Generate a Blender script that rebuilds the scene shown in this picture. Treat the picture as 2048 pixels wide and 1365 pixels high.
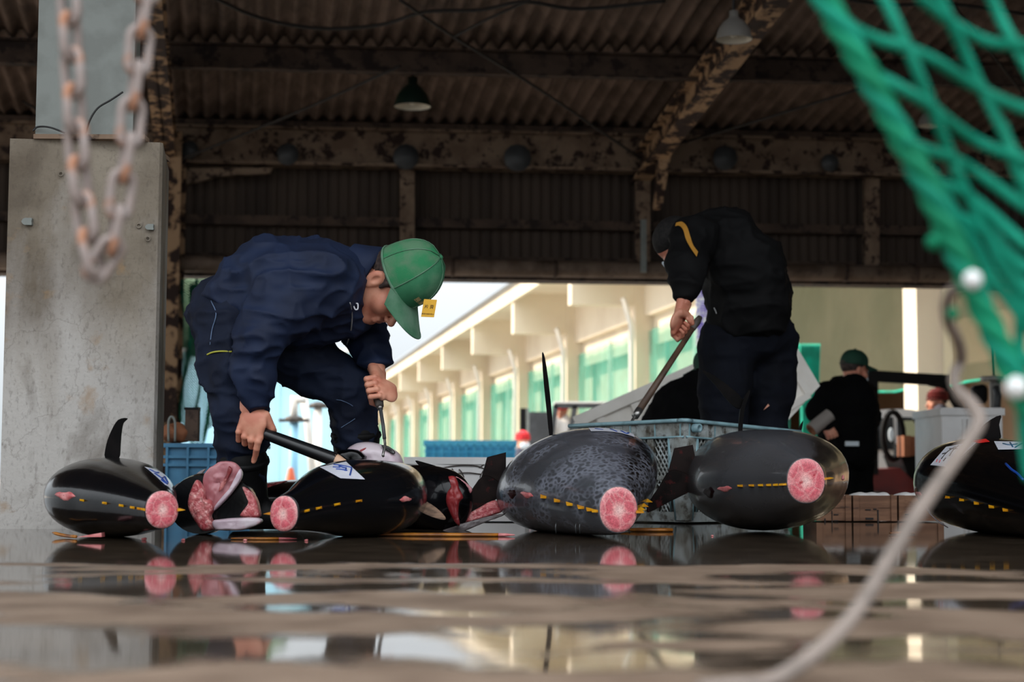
import bpy, math, random
import numpy as np
from mathutils import Vector, Matrix
from math import sin, cos, pi, tan, atan, radians, sqrt

for _o in list(bpy.data.objects):
    bpy.data.objects.remove(_o)
S = bpy.context.scene
COL = S.collection

# ------------------------------------------------------------------ camera
FPX, CX, CY = 3340.0, 1024.0, 682.5
CAMH = 0.185
PITCH = atan((952.0 - CY) / FPX)
ROLL = 0.004
cam_d = bpy.data.cameras.new('camera')
cam = bpy.data.objects.new('camera', cam_d)
COL.objects.link(cam)
cam_d.sensor_width = 36.0
cam_d.lens = FPX / 2048.0 * 36.0
cam_d.clip_start = 0.05
cam_d.clip_end = 400
_FW = Vector((0, cos(PITCH), sin(PITCH)))
_UP0 = Vector((0, -sin(PITCH), cos(PITCH)))
_RT0 = Vector((1, 0, 0))
_RT = (_RT0 * cos(ROLL) + _UP0 * sin(ROLL)).normalized()
_UP = (_UP0 * cos(ROLL) - _RT0 * sin(ROLL)).normalized()
_m = Matrix((_RT, _UP, -_FW)).transposed().to_4x4()
_m.translation = Vector((0, 0, CAMH))
cam.matrix_world = _m
cam_d.dof.use_dof = True
cam_d.dof.focus_distance = 5.6
cam_d.dof.aperture_fstop = 3.6
S.camera = cam

# ------------------------------------------------------------------ world, sun, exposure
world = bpy.data.worlds.new('sky')
S.world = world
world.use_nodes = True
_nt = world.node_tree
_nt.nodes.clear()
_o = _nt.nodes.new('ShaderNodeOutputWorld')
_b = _nt.nodes.new('ShaderNodeBackground')
_tc = _nt.nodes.new('ShaderNodeTexCoord')
_sx = _nt.nodes.new('ShaderNodeSeparateXYZ')
_rp = _nt.nodes.new('ShaderNodeValToRGB')
_rp.color_ramp.elements[0].position = 0.0
_rp.color_ramp.elements[0].color = (0.21, 0.229, 0.24, 1)
_rp.color_ramp.elements[1].position = 1.0
_rp.color_ramp.elements[1].color = (1.5, 1.57, 1.66, 1)
_nt.links.new(_tc.outputs['Generated'], _sx.inputs[0])
_nt.links.new(_sx.outputs['Z'], _rp.inputs[0])
_nt.links.new(_rp.outputs[0], _b.inputs['Color'])
_b.inputs['Strength'].default_value = 1.0
_nt.links.new(_b.outputs[0], _o.inputs[0])

sun_d = bpy.data.lights.new('sun', 'SUN')
sun_d.energy = 1.9
sun_d.angle = radians(3)
sun_d.color = (1.0, 0.86, 0.68)
sun = bpy.data.objects.new('sun', sun_d)
COL.objects.link(sun)
sun.location = (-20, 10, 25)
sun.rotation_euler = Vector((1.0, -0.12, -0.62)).to_track_quat('-Z', 'Y').to_euler()

S.view_settings.view_transform = 'Standard'
S.view_settings.look = 'None'
S.view_settings.gamma = 1.0
S.view_settings.use_curve_mapping = False
S.view_settings.exposure = 1.5
S.cycles.max_bounces = 8
S.cycles.transparent_max_bounces = 16

# ------------------------------------------------------------------ helpers
def V(*a):
    return Vector(a)

def P(px, py, d):
    """world point that the photograph shows at pixel (px,py), standing d metres away"""
    r = _FW + _RT * ((px - CX) / FPX) - _UP * ((py - CY) / FPX)
    r = r * (d / r.y)
    return Vector((0, 0, CAMH)) + r

def lin(c):
    out = []
    for v in c[:3]:
        v = v / 255.0
        out.append(v / 12.92 if v <= 0.04045 else ((v + 0.055) / 1.055) ** 2.4)
    return (out[0], out[1], out[2], 1.0)

def _N(nt, t, **kw):
    n = nt.nodes.new(t)
    for k, v in kw.items():
        setattr(n, k, v)
    return n

MATS = {}
def mat(name, c1, c2=None, scale=6.0, lo=0.42, hi=0.6, rough=0.6, metal=0.0, bump=0.0, bscale=60.0,
        coat=0.0, spec=0.5, detail=6.0, c3=None, s3=3.0, lo3=0.55, hi3=0.62, stretch=None, rough2=None,
        trans=0.0, emit=None, sss=0.0, bdist=0.01):
    m = bpy.data.materials.new(name)
    m.use_nodes = True
    nt = m.node_tree
    b = nt.nodes['Principled BSDF']
    L = nt.links.new
    b.inputs['Roughness'].default_value = rough
    b.inputs['Metallic'].default_value = metal
    b.inputs['Coat Weight'].default_value = coat
    b.inputs['Coat Roughness'].default_value = 0.08
    b.inputs['Specular IOR Level'].default_value = spec
    b.inputs['Base Color'].default_value = lin(c1)
    if sss:
        b.inputs['Subsurface Weight'].default_value = sss
        b.inputs['Subsurface Radius'].default_value = (0.012, 0.005, 0.003)
        b.inputs['Subsurface Scale'].default_value = 1.0
    tc = _N(nt, 'ShaderNodeTexCoord')
    co = tc.outputs['Object']
    if stretch:
        mp = _N(nt, 'ShaderNodeMapping')
        mp.inputs['Scale'].default_value = stretch
        L(co, mp.inputs[0])
        co = mp.outputs[0]
    if c2 is not None:
        n = _N(nt, 'ShaderNodeTexNoise')
        n.inputs['Scale'].default_value = scale
        n.inputs['Detail'].default_value = detail
        L(co, n.inputs['Vector'])
        r = _N(nt, 'ShaderNodeValToRGB')
        r.color_ramp.elements[0].position = lo
        r.color_ramp.elements[0].color = lin(c1)
        r.color_ramp.elements[1].position = hi
        r.color_ramp.elements[1].color = lin(c2)
        L(n.outputs['Fac'], r.inputs[0])
        col = r.outputs[0]
        if rough2 is not None:
            mr = _N(nt, 'ShaderNodeMapRange')
            mr.inputs['From Min'].default_value = lo
            mr.inputs['From Max'].default_value = hi
            mr.inputs['To Min'].default_value = rough
            mr.inputs['To Max'].default_value = rough2
            L(n.outputs['Fac'], mr.inputs[0])
            L(mr.outputs[0], b.inputs['Roughness'])
        if c3 is not None:
            n3 = _N(nt, 'ShaderNodeTexNoise')
            n3.inputs['Scale'].default_value = s3
            n3.inputs['Detail'].default_value = 8
            n3.inputs['Roughness'].default_value = 0.65
            L(co, n3.inputs['Vector'])
            r3 = _N(nt, 'ShaderNodeValToRGB')
            r3.color_ramp.elements[0].position = lo3
            r3.color_ramp.elements[1].position = hi3
            L(n3.outputs['Fac'], r3.inputs[0])
            mx = _N(nt, 'ShaderNodeMixRGB')
            mx.inputs['Color2'].default_value = lin(c3)
            L(r3.outputs[0], mx.inputs['Fac'])
            L(col, mx.inputs['Color1'])
            col = mx.outputs[0]
        L(col, b.inputs['Base Color'])
    if bump:
        nb = _N(nt, 'ShaderNodeTexNoise')
        nb.inputs['Scale'].default_value = bscale
        nb.inputs['Detail'].default_value = 5
        L(co, nb.inputs['Vector'])
        bp = _N(nt, 'ShaderNodeBump')
        bp.inputs['Strength'].default_value = bump
        bp.inputs['Distance'].default_value = bdist
        L(nb.outputs['Fac'], bp.inputs['Height'])
        L(bp.outputs[0], b.inputs['Normal'])
    if trans:
        out = nt.nodes['Material Output']
        tr = _N(nt, 'ShaderNodeBsdfTransparent')
        ms = _N(nt, 'ShaderNodeMixShader')
        ms.inputs[0].default_value = trans
        L(b.outputs[0], ms.inputs[1])
        L(tr.outputs[0], ms.inputs[2])
        L(ms.outputs[0], out.inputs['Surface'])
    if emit:
        b.inputs['Emission Color'].default_value = lin(emit[0])
        b.inputs['Emission Strength'].default_value = emit[1]
    MATS[name] = m
    return m

class MB:
    """collects geometry for ONE mesh object"""
    def __init__(s):
        s.v, s.f, s.uv = [], [], None
    def add(s, vs, fs):
        n = len(s.v)
        s.v += [tuple(p) for p in vs]
        s.f += [tuple(i + n for i in f) for f in fs]
        return s
    def box(s, c, size, ax=None):
        """box centred at c; size full extents; ax three axis vectors"""
        c = Vector(c)
        ax = ax or (V(1, 0, 0), V(0, 1, 0), V(0, 0, 1))
        h = [a * (e / 2) for a, e in zip(ax, size)]
        vs = []
        for k in (-1, 1):
            for j in (-1, 1):
                for i in (-1, 1):
                    vs.append(c + h[0] * i + h[1] * j + h[2] * k)
        return s.add(vs, [(0, 2, 3, 1), (4, 5, 7, 6), (0, 1, 5, 4), (2, 6, 7, 3), (0, 4, 6, 2), (1, 3, 7, 5)])
    def bar(s, a, b, w, h, up=V(0, 0, 1)):
        a, b = Vector(a), Vector(b)
        d = (b - a)
        L = d.length
        d.normalize()
        x = d.cross(up)
        if x.length < 1e-4:
            x = d.cross(V(1, 0, 0))
        x.normalize()
        y = x.cross(d).normalized()
        return s.box((a + b) / 2, (L, w, h), (d, x, y))
    def tube(s, pts, r, n=8, caps=True, flat=1.0):
        pts = [Vector(p) for p in pts]
        m = len(pts)
        rr = r if isinstance(r, (list, tuple)) else [r] * m
        t0 = (pts[1] - pts[0]).normalized()
        x = t0.cross(V(0, 0, 1))
        if x.length < 0.05:
            x = t0.cross(V(1, 0, 0))
        x.normalize()
        base = len(s.v)
        for i, p in enumerate(pts):
            t = (pts[min(i + 1, m - 1)] - pts[max(i - 1, 0)]).normalized()
            x = (x - t * x.dot(t)).normalized()
            y = t.cross(x)
            for k in range(n):
                a = 2 * pi * k / n
                s.v.append(tuple(p + (x * cos(a) + y * sin(a) * flat) * rr[i]))
        for i in range(m - 1):
            for k in range(n):
                k2 = (k + 1) % n
                s.f.append((base + i * n + k, base + i * n + k2, base + (i + 1) * n + k2, base + (i + 1) * n + k))
        if caps:
            s.f.append(tuple(base + k for k in reversed(range(n))))
            s.f.append(tuple(base + (m - 1) * n + k for k in range(n)))
        return s
    def prism(s, outline, ext, inset=0.0):
        """outline (list of 3D points, planar) extruded along ext; inset rounds the two faces"""
        o = [Vector(p) for p in outline]
        n = len(o)
        c = sum(o, V(0, 0, 0)) / n
        rings = []
        ext = Vector(ext)
        if inset:
            rings = [([c + (p - c) * (1 - inset) for p in o], 0.0), (o, 0.22), (o, 0.78), ([c + (p - c) * (1 - inset) for p in o], 1.0)]
        else:
            rings = [(o, 0.0), (o, 1.0)]
        b = len(s.v)
        for ring, t in rings:
            s.v += [tuple(p + ext * t) for p in ring]
        for i in range(len(rings) - 1):
            for k in range(n):
                k2 = (k + 1) % n
                s.f.append((b + i * n + k, b + i * n + k2, b + (i + 1) * n + k2, b + (i + 1) * n + k))
        s.f.append(tuple(b + k for k in reversed(range(n))))
        s.f.append(tuple(b + (len(rings) - 1) * n + k for k in range(n)))
        return s
    def grid(s, rows, close_u=False):
        b = len(s.v)
        nu = len(rows[0])
        for r in rows:
            s.v += [tuple(p) for p in r]
        for j in range(len(rows) - 1):
            for i in range(nu if close_u else nu - 1):
                i2 = (i + 1) % nu
                s.f.append((b + j * nu + i, b + j * nu + i2, b + (j + 1) * nu + i2, b + (j + 1) * nu + i))
        return s
    def lathe(s, prof, c, axis=V(0, 0, 1), n=20):
        """profile [(r, h)] turned round axis through c"""
        axis = Vector(axis).normalized()
        x = axis.cross(V(0, 1, 0))
        if x.length < .05:
            x = axis.cross(V(1, 0, 0))
        x.normalize()
        y = axis.cross(x)
        rows = []
        for r, h in prof:
            rows.append([Vector(c) + axis * h + (x * cos(2 * pi * k / n) + y * sin(2 * pi * k / n)) * r for k in range(n)])
        return s.grid(rows, True)
    def build(s, name, m, parent=None, smooth=False, auto=None):
        me = bpy.data.meshes.new(name)
        me.from_pydata(s.v, [], s.f)
        me.update()
        if s.uv is not None:
            ul = me.uv_layers.new(name='UVMap')
            for lp in me.loops:
                ul.data[lp.index].uv = s.uv[lp.vertex_index]
        return link(name, me, m, parent, smooth, auto)

def link(name, me, m, parent=None, smooth=False, auto=None):
    if m is not None:
        me.materials.append(MATS[m] if isinstance(m, str) else m)
    if smooth or auto:
        me.polygons.foreach_set('use_smooth', [True] * len(me.polygons))
    if auto:
        import bmesh
        bm = bmesh.new()
        bm.from_mesh(me)
        for e in bm.edges:
            if len(e.link_faces) == 2 and e.calc_face_angle(0) > radians(auto):
                e.smooth = False
        bm.to_mesh(me)
        bm.free()
    o = bpy.data.objects.new(name, me)
    COL.objects.link(o)
    if parent is not None:
        o.parent = parent
        o.matrix_parent_inverse = parent.matrix_world.inverted()
    return o

def thing(name, label, cat, loc=(0, 0, 0), group=None):
    o = bpy.data.objects.new(name, None)
    o.empty_display_size = 0.1
    COL.objects.link(o)
    o.location = loc
    o.matrix_world = Matrix.Translation(Vector(loc))
    o['label'] = label
    o['category'] = cat
    if group:
        o['group'] = group
    return o

def tag(o, label=None, cat=None, group=None, kind=None):
    if label: o['label'] = label
    if cat: o['category'] = cat
    if group: o['group'] = group
    if kind: o['kind'] = kind
    return o

def struct(name):
    o = bpy.data.objects.new(name, None)
    COL.objects.link(o)
    o['kind'] = 'structure'
    return o

def catmull(pts, n=6, closed=False):
    pts = [Vector(p) for p in pts]
    out = []
    m = len(pts)
    rng = range(m) if closed else range(m - 1)
    for i in rng:
        p1, p2 = pts[i], pts[(i + 1) % m]
        p0 = pts[i - 1] if (i > 0 or closed) else p1 * 2 - p2
        p3 = pts[(i + 2) % m] if (i + 2 < m or closed) else p2 * 2 - p1
        for k in range(n):
            t = k / n
            out.append(0.5 * ((2 * p1) + (p2 - p0) * t + (2 * p0 - 5 * p1 + 4 * p2 - p3) * t * t + (3 * p1 - p0 - 3 * p2 + p3) * t ** 3))
    if not closed:
        out.append(pts[-1])
    return out

_FONTS = {}
def text_mesh(txt, size, origin, right, up, name, m, parent, depth=0.0015):
    cu = bpy.data.curves.new('t', 'FONT')
    cu.body = txt
    cu.size = 1.0
    cu.align_x = 'CENTER'
    cu.align_y = 'CENTER'
    cu.resolution_u = 2
    o = bpy.data.objects.new('t', cu)
    COL.objects.link(o)
    dg = bpy.context.evaluated_depsgraph_get()
    me = bpy.data.meshes.new_from_object(o.evaluated_get(dg))
    bpy.data.objects.remove(o)
    n = Vector(right).cross(Vector(up)).normalized()
    right, up = Vector(right).normalized(), Vector(up).normalized()
    for v in me.vertices:
        v.co = Vector(origin) + right * (v.co.x * size) + up * (v.co.y * size) + n * depth
    return link(name, me, m, parent)

# ------------------------------------------------------------------ smooth solids (distance field -> one closed mesh)
def _snets(f, o, h):
    s = f < 0
    nx, ny, nz = f.shape
    c = np.zeros((nx - 1, ny - 1, nz - 1), np.int8)
    for i in (0, 1):
        for j in (0, 1):
            for k in (0, 1):
                c += s[i:nx - 1 + i, j:ny - 1 + j, k:nz - 1 + k]
    act = (c > 0) & (c < 8)
    ii = np.argwhere(act)
    idx = -np.ones(c.shape, np.int64)
    idx[act] = np.arange(len(ii))
    acc = np.zeros((len(ii), 3))
    cnt = np.zeros(len(ii))
    cor = [(i, j, k) for i in (0, 1) for j in (0, 1) for k in (0, 1)]
    for a in cor:
        for b in cor:
            if sum(b) - sum(a) == 1 and all(q >= p for p, q in zip(a, b)):
                f0 = f[ii[:, 0] + a[0], ii[:, 1] + a[1], ii[:, 2] + a[2]]
                f1 = f[ii[:, 0] + b[0], ii[:, 1] + b[1], ii[:, 2] + b[2]]
                m = (f0 < 0) != (f1 < 0)
                t = np.where(m, f0 / np.where(m, f0 - f1, 1), 0)
                p = np.array(a) + np.outer(t, np.array(b) - np.array(a))
                acc[m] += p[m]
                cnt += m
    v = (ii + acc / cnt[:, None]) * h + o
    faces = []
    for ax in range(3):
        b1, b2 = (ax + 1) % 3, (ax + 2) % 3
        sl0 = [slice(1, -1)] * 3
        sl0[ax] = slice(0, -1)
        sl1 = [slice(1, -1)] * 3
        sl1[ax] = slice(1, None)
        s0, s1 = s[tuple(sl0)], s[tuple(sl1)]
        e = np.argwhere(s0 != s1)
        fl = s0[s0 != s1]
        off = np.ones(3, np.int64)
        off[ax] = 0
        e = e + off
        def g(d1, d2):
            q = e.copy()
            q[:, b1] += d1
            q[:, b2] += d2
            return idx[q[:, 0], q[:, 1], q[:, 2]]
        quad = np.stack([g(-1, -1), g(0, -1), g(0, 0), g(-1, 0)], 1)
        quad[~fl] = quad[~fl][:, ::-1]
        faces.append(quad)
    return v, np.concatenate(faces)

class Solid:
    def __init__(s, k=0.02):
        s.p = []
        s.k = k
    def rc(s, a, b, ra, rb, k=None, op='u', sq=None):
        s.p.append(('rc', np.array(a, float), np.array(b, float), ra, rb, s.k if k is None else k, op, sq)); return s
    def chain(s, pts, rr, k=None):
        for i in range(len(pts) - 1):
            s.rc(pts[i], pts[i + 1], rr[i], rr[i + 1], k)
        return s
    def el(s, c, r, ax=None, k=None, op='u'):
        R = np.eye(3) if ax is None else np.array([list(Vector(a).normalized()) for a in ax])
        s.p.append(('el', np.array(c, float), np.array(r, float), R, s.k if k is None else k, op)); return s
    def cut(s, p, n):
        s.p.append(('cut', np.array(p, float), np.array(Vector(n).normalized(), float))); return s
    def mesh(s, h):
        lo, hi = np.full(3, 1e9), np.full(3, -1e9)
        for q in s.p:
            if q[0] == 'rc' and q[6] == 'u':
                r = max(q[3], q[4]) * (1.0 if q[7] is None else max(q[7][1], 1))
                lo = np.minimum(lo, np.minimum(q[1], q[2]) - r)
                hi = np.maximum(hi, np.maximum(q[1], q[2]) + r)
            elif q[0] == 'el' and q[5] == 'u':
                lo = np.minimum(lo, q[1] - q[2].max())
                hi = np.maximum(hi, q[1] + q[2].max())
        lo -= 3 * h
        hi += 3 * h
        n = np.ceil((hi - lo) / h).astype(int) + 1
        f = np.full(n, 0.5, np.float32)
        X = [lo[i] + np.arange(n[i]) * h for i in range(3)]
        for q in s.p:
            if q[0] == 'cut':
                d = ((X[0] - q[1][0]) * q[2][0])[:, None, None] + ((X[1] - q[1][1]) * q[2][1])[None, :, None] + ((X[2] - q[1][2]) * q[2][2])[None, None, :]
                f = np.maximum(f, d.astype(np.float32))
                continue
            if q[0] == 'rc':
                _, a, b, ra, rb, k, op, sq = q
                r = max(ra, rb) * (1.0 if sq is None else max(sq[1], 1)) + k + 2 * h
                l, u = np.minimum(a, b) - r, np.maximum(a, b) + r
            else:
                _, c, rad, R, k, op = q
                r = rad.max() + k + 2 * h
                l, u = c - r, c + r
            i0 = np.clip(np.floor((l - lo) / h).astype(int), 0, n - 1)
            i1 = np.clip(np.ceil((u - lo) / h).astype(int) + 1, 1, n)
            x = X[0][i0[0]:i1[0]][:, None, None]
            y = X[1][i0[1]:i1[1]][None, :, None]
            z = X[2][i0[2]:i1[2]][None, None, :]
            if q[0] == 'rc':
                ba = b - a
                px, py, pz = x - a[0], y - a[1], z - a[2]
                if sq is not None:      # squash: (direction, factor>1 widens along it)
                    dv = np.array(Vector(sq[0]).normalized())
                    w = px * dv[0] + py * dv[1] + pz * dv[2]
                    w = w * (1 / sq[1] - 1)
                    px, py, pz = px + w * dv[0], py + w * dv[1], pz + w * dv[2]
                    ba = ba + (ba @ dv) * (1 / sq[1] - 1) * dv
                L2 = max(ba @ ba, 1e-9)
                t = np.clip((px * ba[0] + py * ba[1] + pz * ba[2]) / L2, 0, 1)
                d = np.sqrt((px - ba[0] * t) ** 2 + (py - ba[1] * t) ** 2 + (pz - ba[2] * t) ** 2) - (ra + (rb - ra) * t)
            else:
                px, py, pz = x - c[0], y - c[1], z - c[2]
                e = [R[i, 0] * px + R[i, 1] * py + R[i, 2] * pz for i in range(3)]
                k0 = np.sqrt((e[0] / rad[0]) ** 2 + (e[1] / rad[1]) ** 2 + (e[2] / rad[2]) ** 2)
                k1 = np.sqrt((e[0] / rad[0] ** 2) ** 2 + (e[1] / rad[1] ** 2) ** 2 + (e[2] / rad[2] ** 2) ** 2)
                d = k0 * (k0 - 1) / np.maximum(k1, 1e-6)
            sl = tuple(slice(i0[i], i1[i]) for i in range(3))
            A = f[sl]
            d = d.astype(np.float32)
            if op == 'u':
                f[sl] = np.minimum(A, d) - np.maximum(k - np.abs(A - d), 0) ** 2 / (4 * k)
            else:
                d = -d
                f[sl] = np.maximum(A, d) + np.maximum(k - np.abs(A - d), 0) ** 2 / (4 * k)
        return _snets(f, lo, h)

def vnoise(p, seed=0):
    """smooth value noise, p (n,3) -> [-1,1]"""
    i = np.floor(p).astype(np.int64)
    fr = p - i
    fr = fr * fr * (3 - 2 * fr)
    out = np.zeros(len(p))
    for a in (0, 1):
        for b in (0, 1):
            for c in (0, 1):
                q = (i[:, 0] + a) * 374761393 + (i[:, 1] + b) * 668265263 + (i[:, 2] + c) * 2147483647 + seed * 144665
                q = (q ^ (q >> 13)) * 1274126177
                q = (q ^ (q >> 16)) & 0xffff
                w = (fr[:, 0] if a else 1 - fr[:, 0]) * (fr[:, 1] if b else 1 - fr[:, 1]) * (fr[:, 2] if c else 1 - fr[:, 2])
                out += w * (q / 32767.5 - 1)
    return out

def vnormals(v, f):
    n = np.zeros_like(v)
    fn = np.cross(v[f[:, 2]] - v[f[:, 0]], v[f[:, 3]] - v[f[:, 1]])
    for k in range(4):
        np.add.at(n, f[:, k], fn)
    return n / np.maximum(np.linalg.norm(n, axis=1), 1e-9)[:, None]

def relax(v, f, it=2):
    e = np.concatenate([f[:, [0, 1]], f[:, [1, 2]], f[:, [2, 3]], f[:, [3, 0]]])
    for _ in range(it):
        acc = np.zeros_like(v)
        cnt = np.zeros(len(v))
        np.add.at(acc, e[:, 0], v[e[:, 1]]); np.add.at(cnt, e[:, 0], 1)
        np.add.at(acc, e[:, 1], v[e[:, 0]]); np.add.at(cnt, e[:, 1], 1)
        v = v * 0.5 + 0.5 * acc / np.maximum(cnt, 1)[:, None]
    return v

def wrinkle(v, f, amp, layers, seed=1):
    """cloth folds: ridged noise along given stretched directions"""
    n = vnormals(v, f)
    d = np.zeros(len(v))
    for a, sx, sy, sz in layers:
        q = vnoise(v * np.array([sx, sy, sz]), seed)
        d += a * (1 - 2.2 * np.abs(q) ** 0.6)
        seed += 7
    return v + n * (amp * d)[:, None]

def np_obj(name, v, f, m, parent=None, smooth=True):
    me = bpy.data.meshes.new(name)
    me.vertices.add(len(v))
    me.vertices.foreach_set('co', np.asarray(v, np.float32).ravel())
    nf = len(f)
    me.loops.add(nf * 4)
    me.loops.foreach_set('vertex_index', np.asarray(f, np.int32).ravel())
    me.polygons.add(nf)
    me.polygons.foreach_set('loop_start', np.arange(nf, dtype=np.int32) * 4)
    me.update(calc_edges=True)
    me.validate()
    return link(name, me, m, parent, smooth)

def net_sheet(name, fn, nu, nv, w, m, parent=None, diamond=True, sub=2):
    """knotted net: strands laid over the surface fn(u,v); each strand a 3-sided tube"""
    b = MB()
    def strand(pts):
        b.tube(pts, w, 3, caps=False)
    if diamond:
        for i in range(-nv, nu):
            pts = []
            for j in range(nv * sub + 1):
                u = (i + j / sub) / nu
                if -1e-6 <= u <= 1 + 1e-6:
                    pts.append(fn(u, j / (nv * sub)))
            if len(pts) > 1: strand(pts)
        for i in range(0, nu + nv):
            pts = []
            for j in range(nv * sub + 1):
                u = (i - j / sub) / nu
                if -1e-6 <= u <= 1 + 1e-6:
                    pts.append(fn(u, j / (nv * sub)))
            if len(pts) > 1: strand(pts)
    else:
        for i in range(nu + 1):
            strand([fn(i / nu, j / (nv)) for j in range(nv + 1)])
        for j in range(nv + 1):
            strand([fn(i / nu, j / nv) for i in range(nu + 1)])
    return b.build(name, m, parent)
# ------------------------------------------------------------------ materials
def concrete_material():
    m = mat('concrete', (106, 95, 81), (144, 134, 119), scale=2.6, lo=.36, hi=.66, rough=.88, bump=.35, bscale=55, detail=9)
    nt = m.node_tree
    L = nt.links.new
    b = nt.nodes['Principled BSDF']
    col = b.inputs['Base Color'].links[0].from_socket
    tc = _N(nt, 'ShaderNodeTexCoord')
    def noise(sc, det, dist=0.0, stretch=None, rgh=.55):
        n = _N(nt, 'ShaderNodeTexNoise')
        n.inputs['Scale'].default_value = sc
        n.inputs['Detail'].default_value = det
        n.inputs['Distortion'].default_value = dist
        n.inputs['Roughness'].default_value = rgh
        if stretch:
            mp = _N(nt, 'ShaderNodeMapping'); mp.inputs['Scale'].default_value = stretch
            L(tc.outputs['Object'], mp.inputs[0]); L(mp.outputs[0], n.inputs['Vector'])
        else:
            L(tc.outputs['Object'], n.inputs['Vector'])
        return n
    def layer(col, fac, lo, hi, c, amt):
        r = _N(nt, 'ShaderNodeMapRange')
        r.inputs['From Min'].default_value = lo; r.inputs['From Max'].default_value = hi
        r.inputs['To Max'].default_value = amt
        L(fac, r.inputs[0])
        x = _N(nt, 'ShaderNodeMixRGB')
        x.inputs['Color2'].default_value = lin(c)
        L(r.outputs[0], x.inputs['Fac']); L(col, x.inputs['Color1'])
        return x.outputs[0]
    # paler grey towards the base, with a ragged upper border
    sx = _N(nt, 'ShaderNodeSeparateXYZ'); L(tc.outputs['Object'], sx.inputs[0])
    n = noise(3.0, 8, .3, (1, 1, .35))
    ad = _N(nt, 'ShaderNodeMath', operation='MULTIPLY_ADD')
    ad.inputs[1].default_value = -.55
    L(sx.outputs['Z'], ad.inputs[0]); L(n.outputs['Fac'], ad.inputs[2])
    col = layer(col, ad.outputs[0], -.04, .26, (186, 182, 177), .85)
    col = layer(col, noise(4.5, 9, .5, (1.3, 1.3, .5)).outputs['Fac'], .56, .68, (92, 82, 70), .6)
    col = layer(col, noise(6, 8, .2).outputs['Fac'], .60, .68, (150, 120, 84), .55)
    col = layer(col, noise(90, 4, 0, (1, 1, .5)).outputs['Fac'], .54, .72, (76, 68, 60), .34)
    vo = _N(nt, 'ShaderNodeTexVoronoi', feature='DISTANCE_TO_EDGE')
    vo.inputs['Scale'].default_value = 2.1
    nd_ = noise(5, 6)
    va = _N(nt, 'ShaderNodeVectorMath', operation='MULTIPLY_ADD')
    va.inputs[1].default_value = (.35, .35, .35)
    L(nd_.outputs['Color'], va.inputs[0]); L(tc.outputs['Object'], va.inputs[2]); L(va.outputs[0], vo.inputs['Vector'])
    col = layer(col, vo.outputs['Distance'], .009, .0, (88, 80, 70), .28)
    L(col, b.inputs['Base Color'])
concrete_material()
mat('steel_grey', (128, 133, 128), (116, 120, 115), scale=9, rough=.55)
mat('roof_sheet', (112, 92, 80), (88, 70, 58), scale=3, rough=.85, c3=(52, 40, 32), s3=1.4, lo3=.52, hi3=.7)
mat('wall_sheet', (74, 60, 50), (58, 46, 38), scale=2, rough=.8, stretch=(1, 1, .15))
mat('rusty_beam', (134, 112, 92), (112, 90, 72), scale=4, rough=.8, c3=(46, 26, 16), s3=7, lo3=.52, hi3=.58, bump=.2, bscale=30)
mat('rusty_dark', (82, 64, 52), (66, 50, 40), scale=5, rough=.8, c3=(34, 20, 14), s3=6, lo3=.5, hi3=.58)
mat('rusty_cream', (176, 142, 108), (150, 112, 80), scale=5, rough=.8, c3=(44, 24, 14), s3=5, lo3=.46, hi3=.52, bump=.3, bscale=30)
mat('gutter', (118, 100, 86), (92, 74, 60), scale=5, rough=.7, c3=(50, 34, 24), s3=4, lo3=.55, hi3=.7)
mat('wire', (32, 26, 22), rough=.7)
mat('cable_black', (28, 28, 28), rough=.5)
mat('lamp_green', (16, 38, 30), rough=.35)
mat('lamp_white', (225, 220, 205), rough=.4)
mat('lamp_alu', (150, 147, 142), rough=.4, metal=.25)
mat('asphalt', (150, 142, 132), (128, 122, 114), scale=2, rough=.9)
mat('cream_wall', (240, 226, 204), (230, 214, 192), scale=.6, rough=.9)
mat('white_pipe', (236, 232, 224), rough=.6)
mat('beige_wall', (206, 176, 146), (194, 162, 132), scale=.8, rough=.9)
mat('gutter_grey', (150, 160, 172), rough=.6)
mat('net_teal', (60, 170, 148), (36, 150, 128), scale=2, rough=.8, trans=.5)
mat('net_teal_solid', (0, 168, 138), (10, 140, 112), scale=4, rough=.7)
mat('net_screen', (146, 150, 122), (160, 160, 132), scale=.7, rough=.9, trans=.78)
mat('net_dark_green', (10, 96, 74), (22, 122, 92), scale=5, rough=.8)
mat('blue_wall', (176, 224, 242), (188, 232, 246), scale=.5, rough=.7)
mat('foliage', (62, 84, 50), (92, 110, 78), scale=3, rough=.9, bump=.6, bscale=8, bdist=.2)
mat('blue_crate', (70, 132, 168), (58, 116, 150), scale=6, rough=.45)
mat('blue_crate_bright', (84, 192, 236), (60, 172, 222), scale=4, rough=.45)
mat('white_plastic', (238, 236, 234), (226, 224, 222), scale=4, rough=.4)
mat('white_tub', (248, 243, 234), (236, 230, 220), scale=4, rough=.45, c3=(150, 120, 90), s3=9, lo3=.72, hi3=.78)
mat('marker', (70, 62, 58), rough=.7)
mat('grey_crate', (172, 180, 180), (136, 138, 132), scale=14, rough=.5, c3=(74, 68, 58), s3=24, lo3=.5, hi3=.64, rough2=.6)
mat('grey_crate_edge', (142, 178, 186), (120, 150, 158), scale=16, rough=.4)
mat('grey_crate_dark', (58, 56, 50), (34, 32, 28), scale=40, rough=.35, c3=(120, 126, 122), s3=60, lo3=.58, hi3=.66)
mat('wood_box', (126, 90, 66), (100, 68, 48), scale=5, rough=.75, stretch=(1, 1, 6), c3=(58, 38, 28), s3=6, lo3=.58, hi3=.7)
mat('ink_dark', (26, 20, 18), rough=.7)
mat('navy_jacket', (22, 35, 62), (17, 28, 52), scale=9, rough=.7, spec=.3, bump=.15, bscale=300, bdist=.002)
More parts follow.
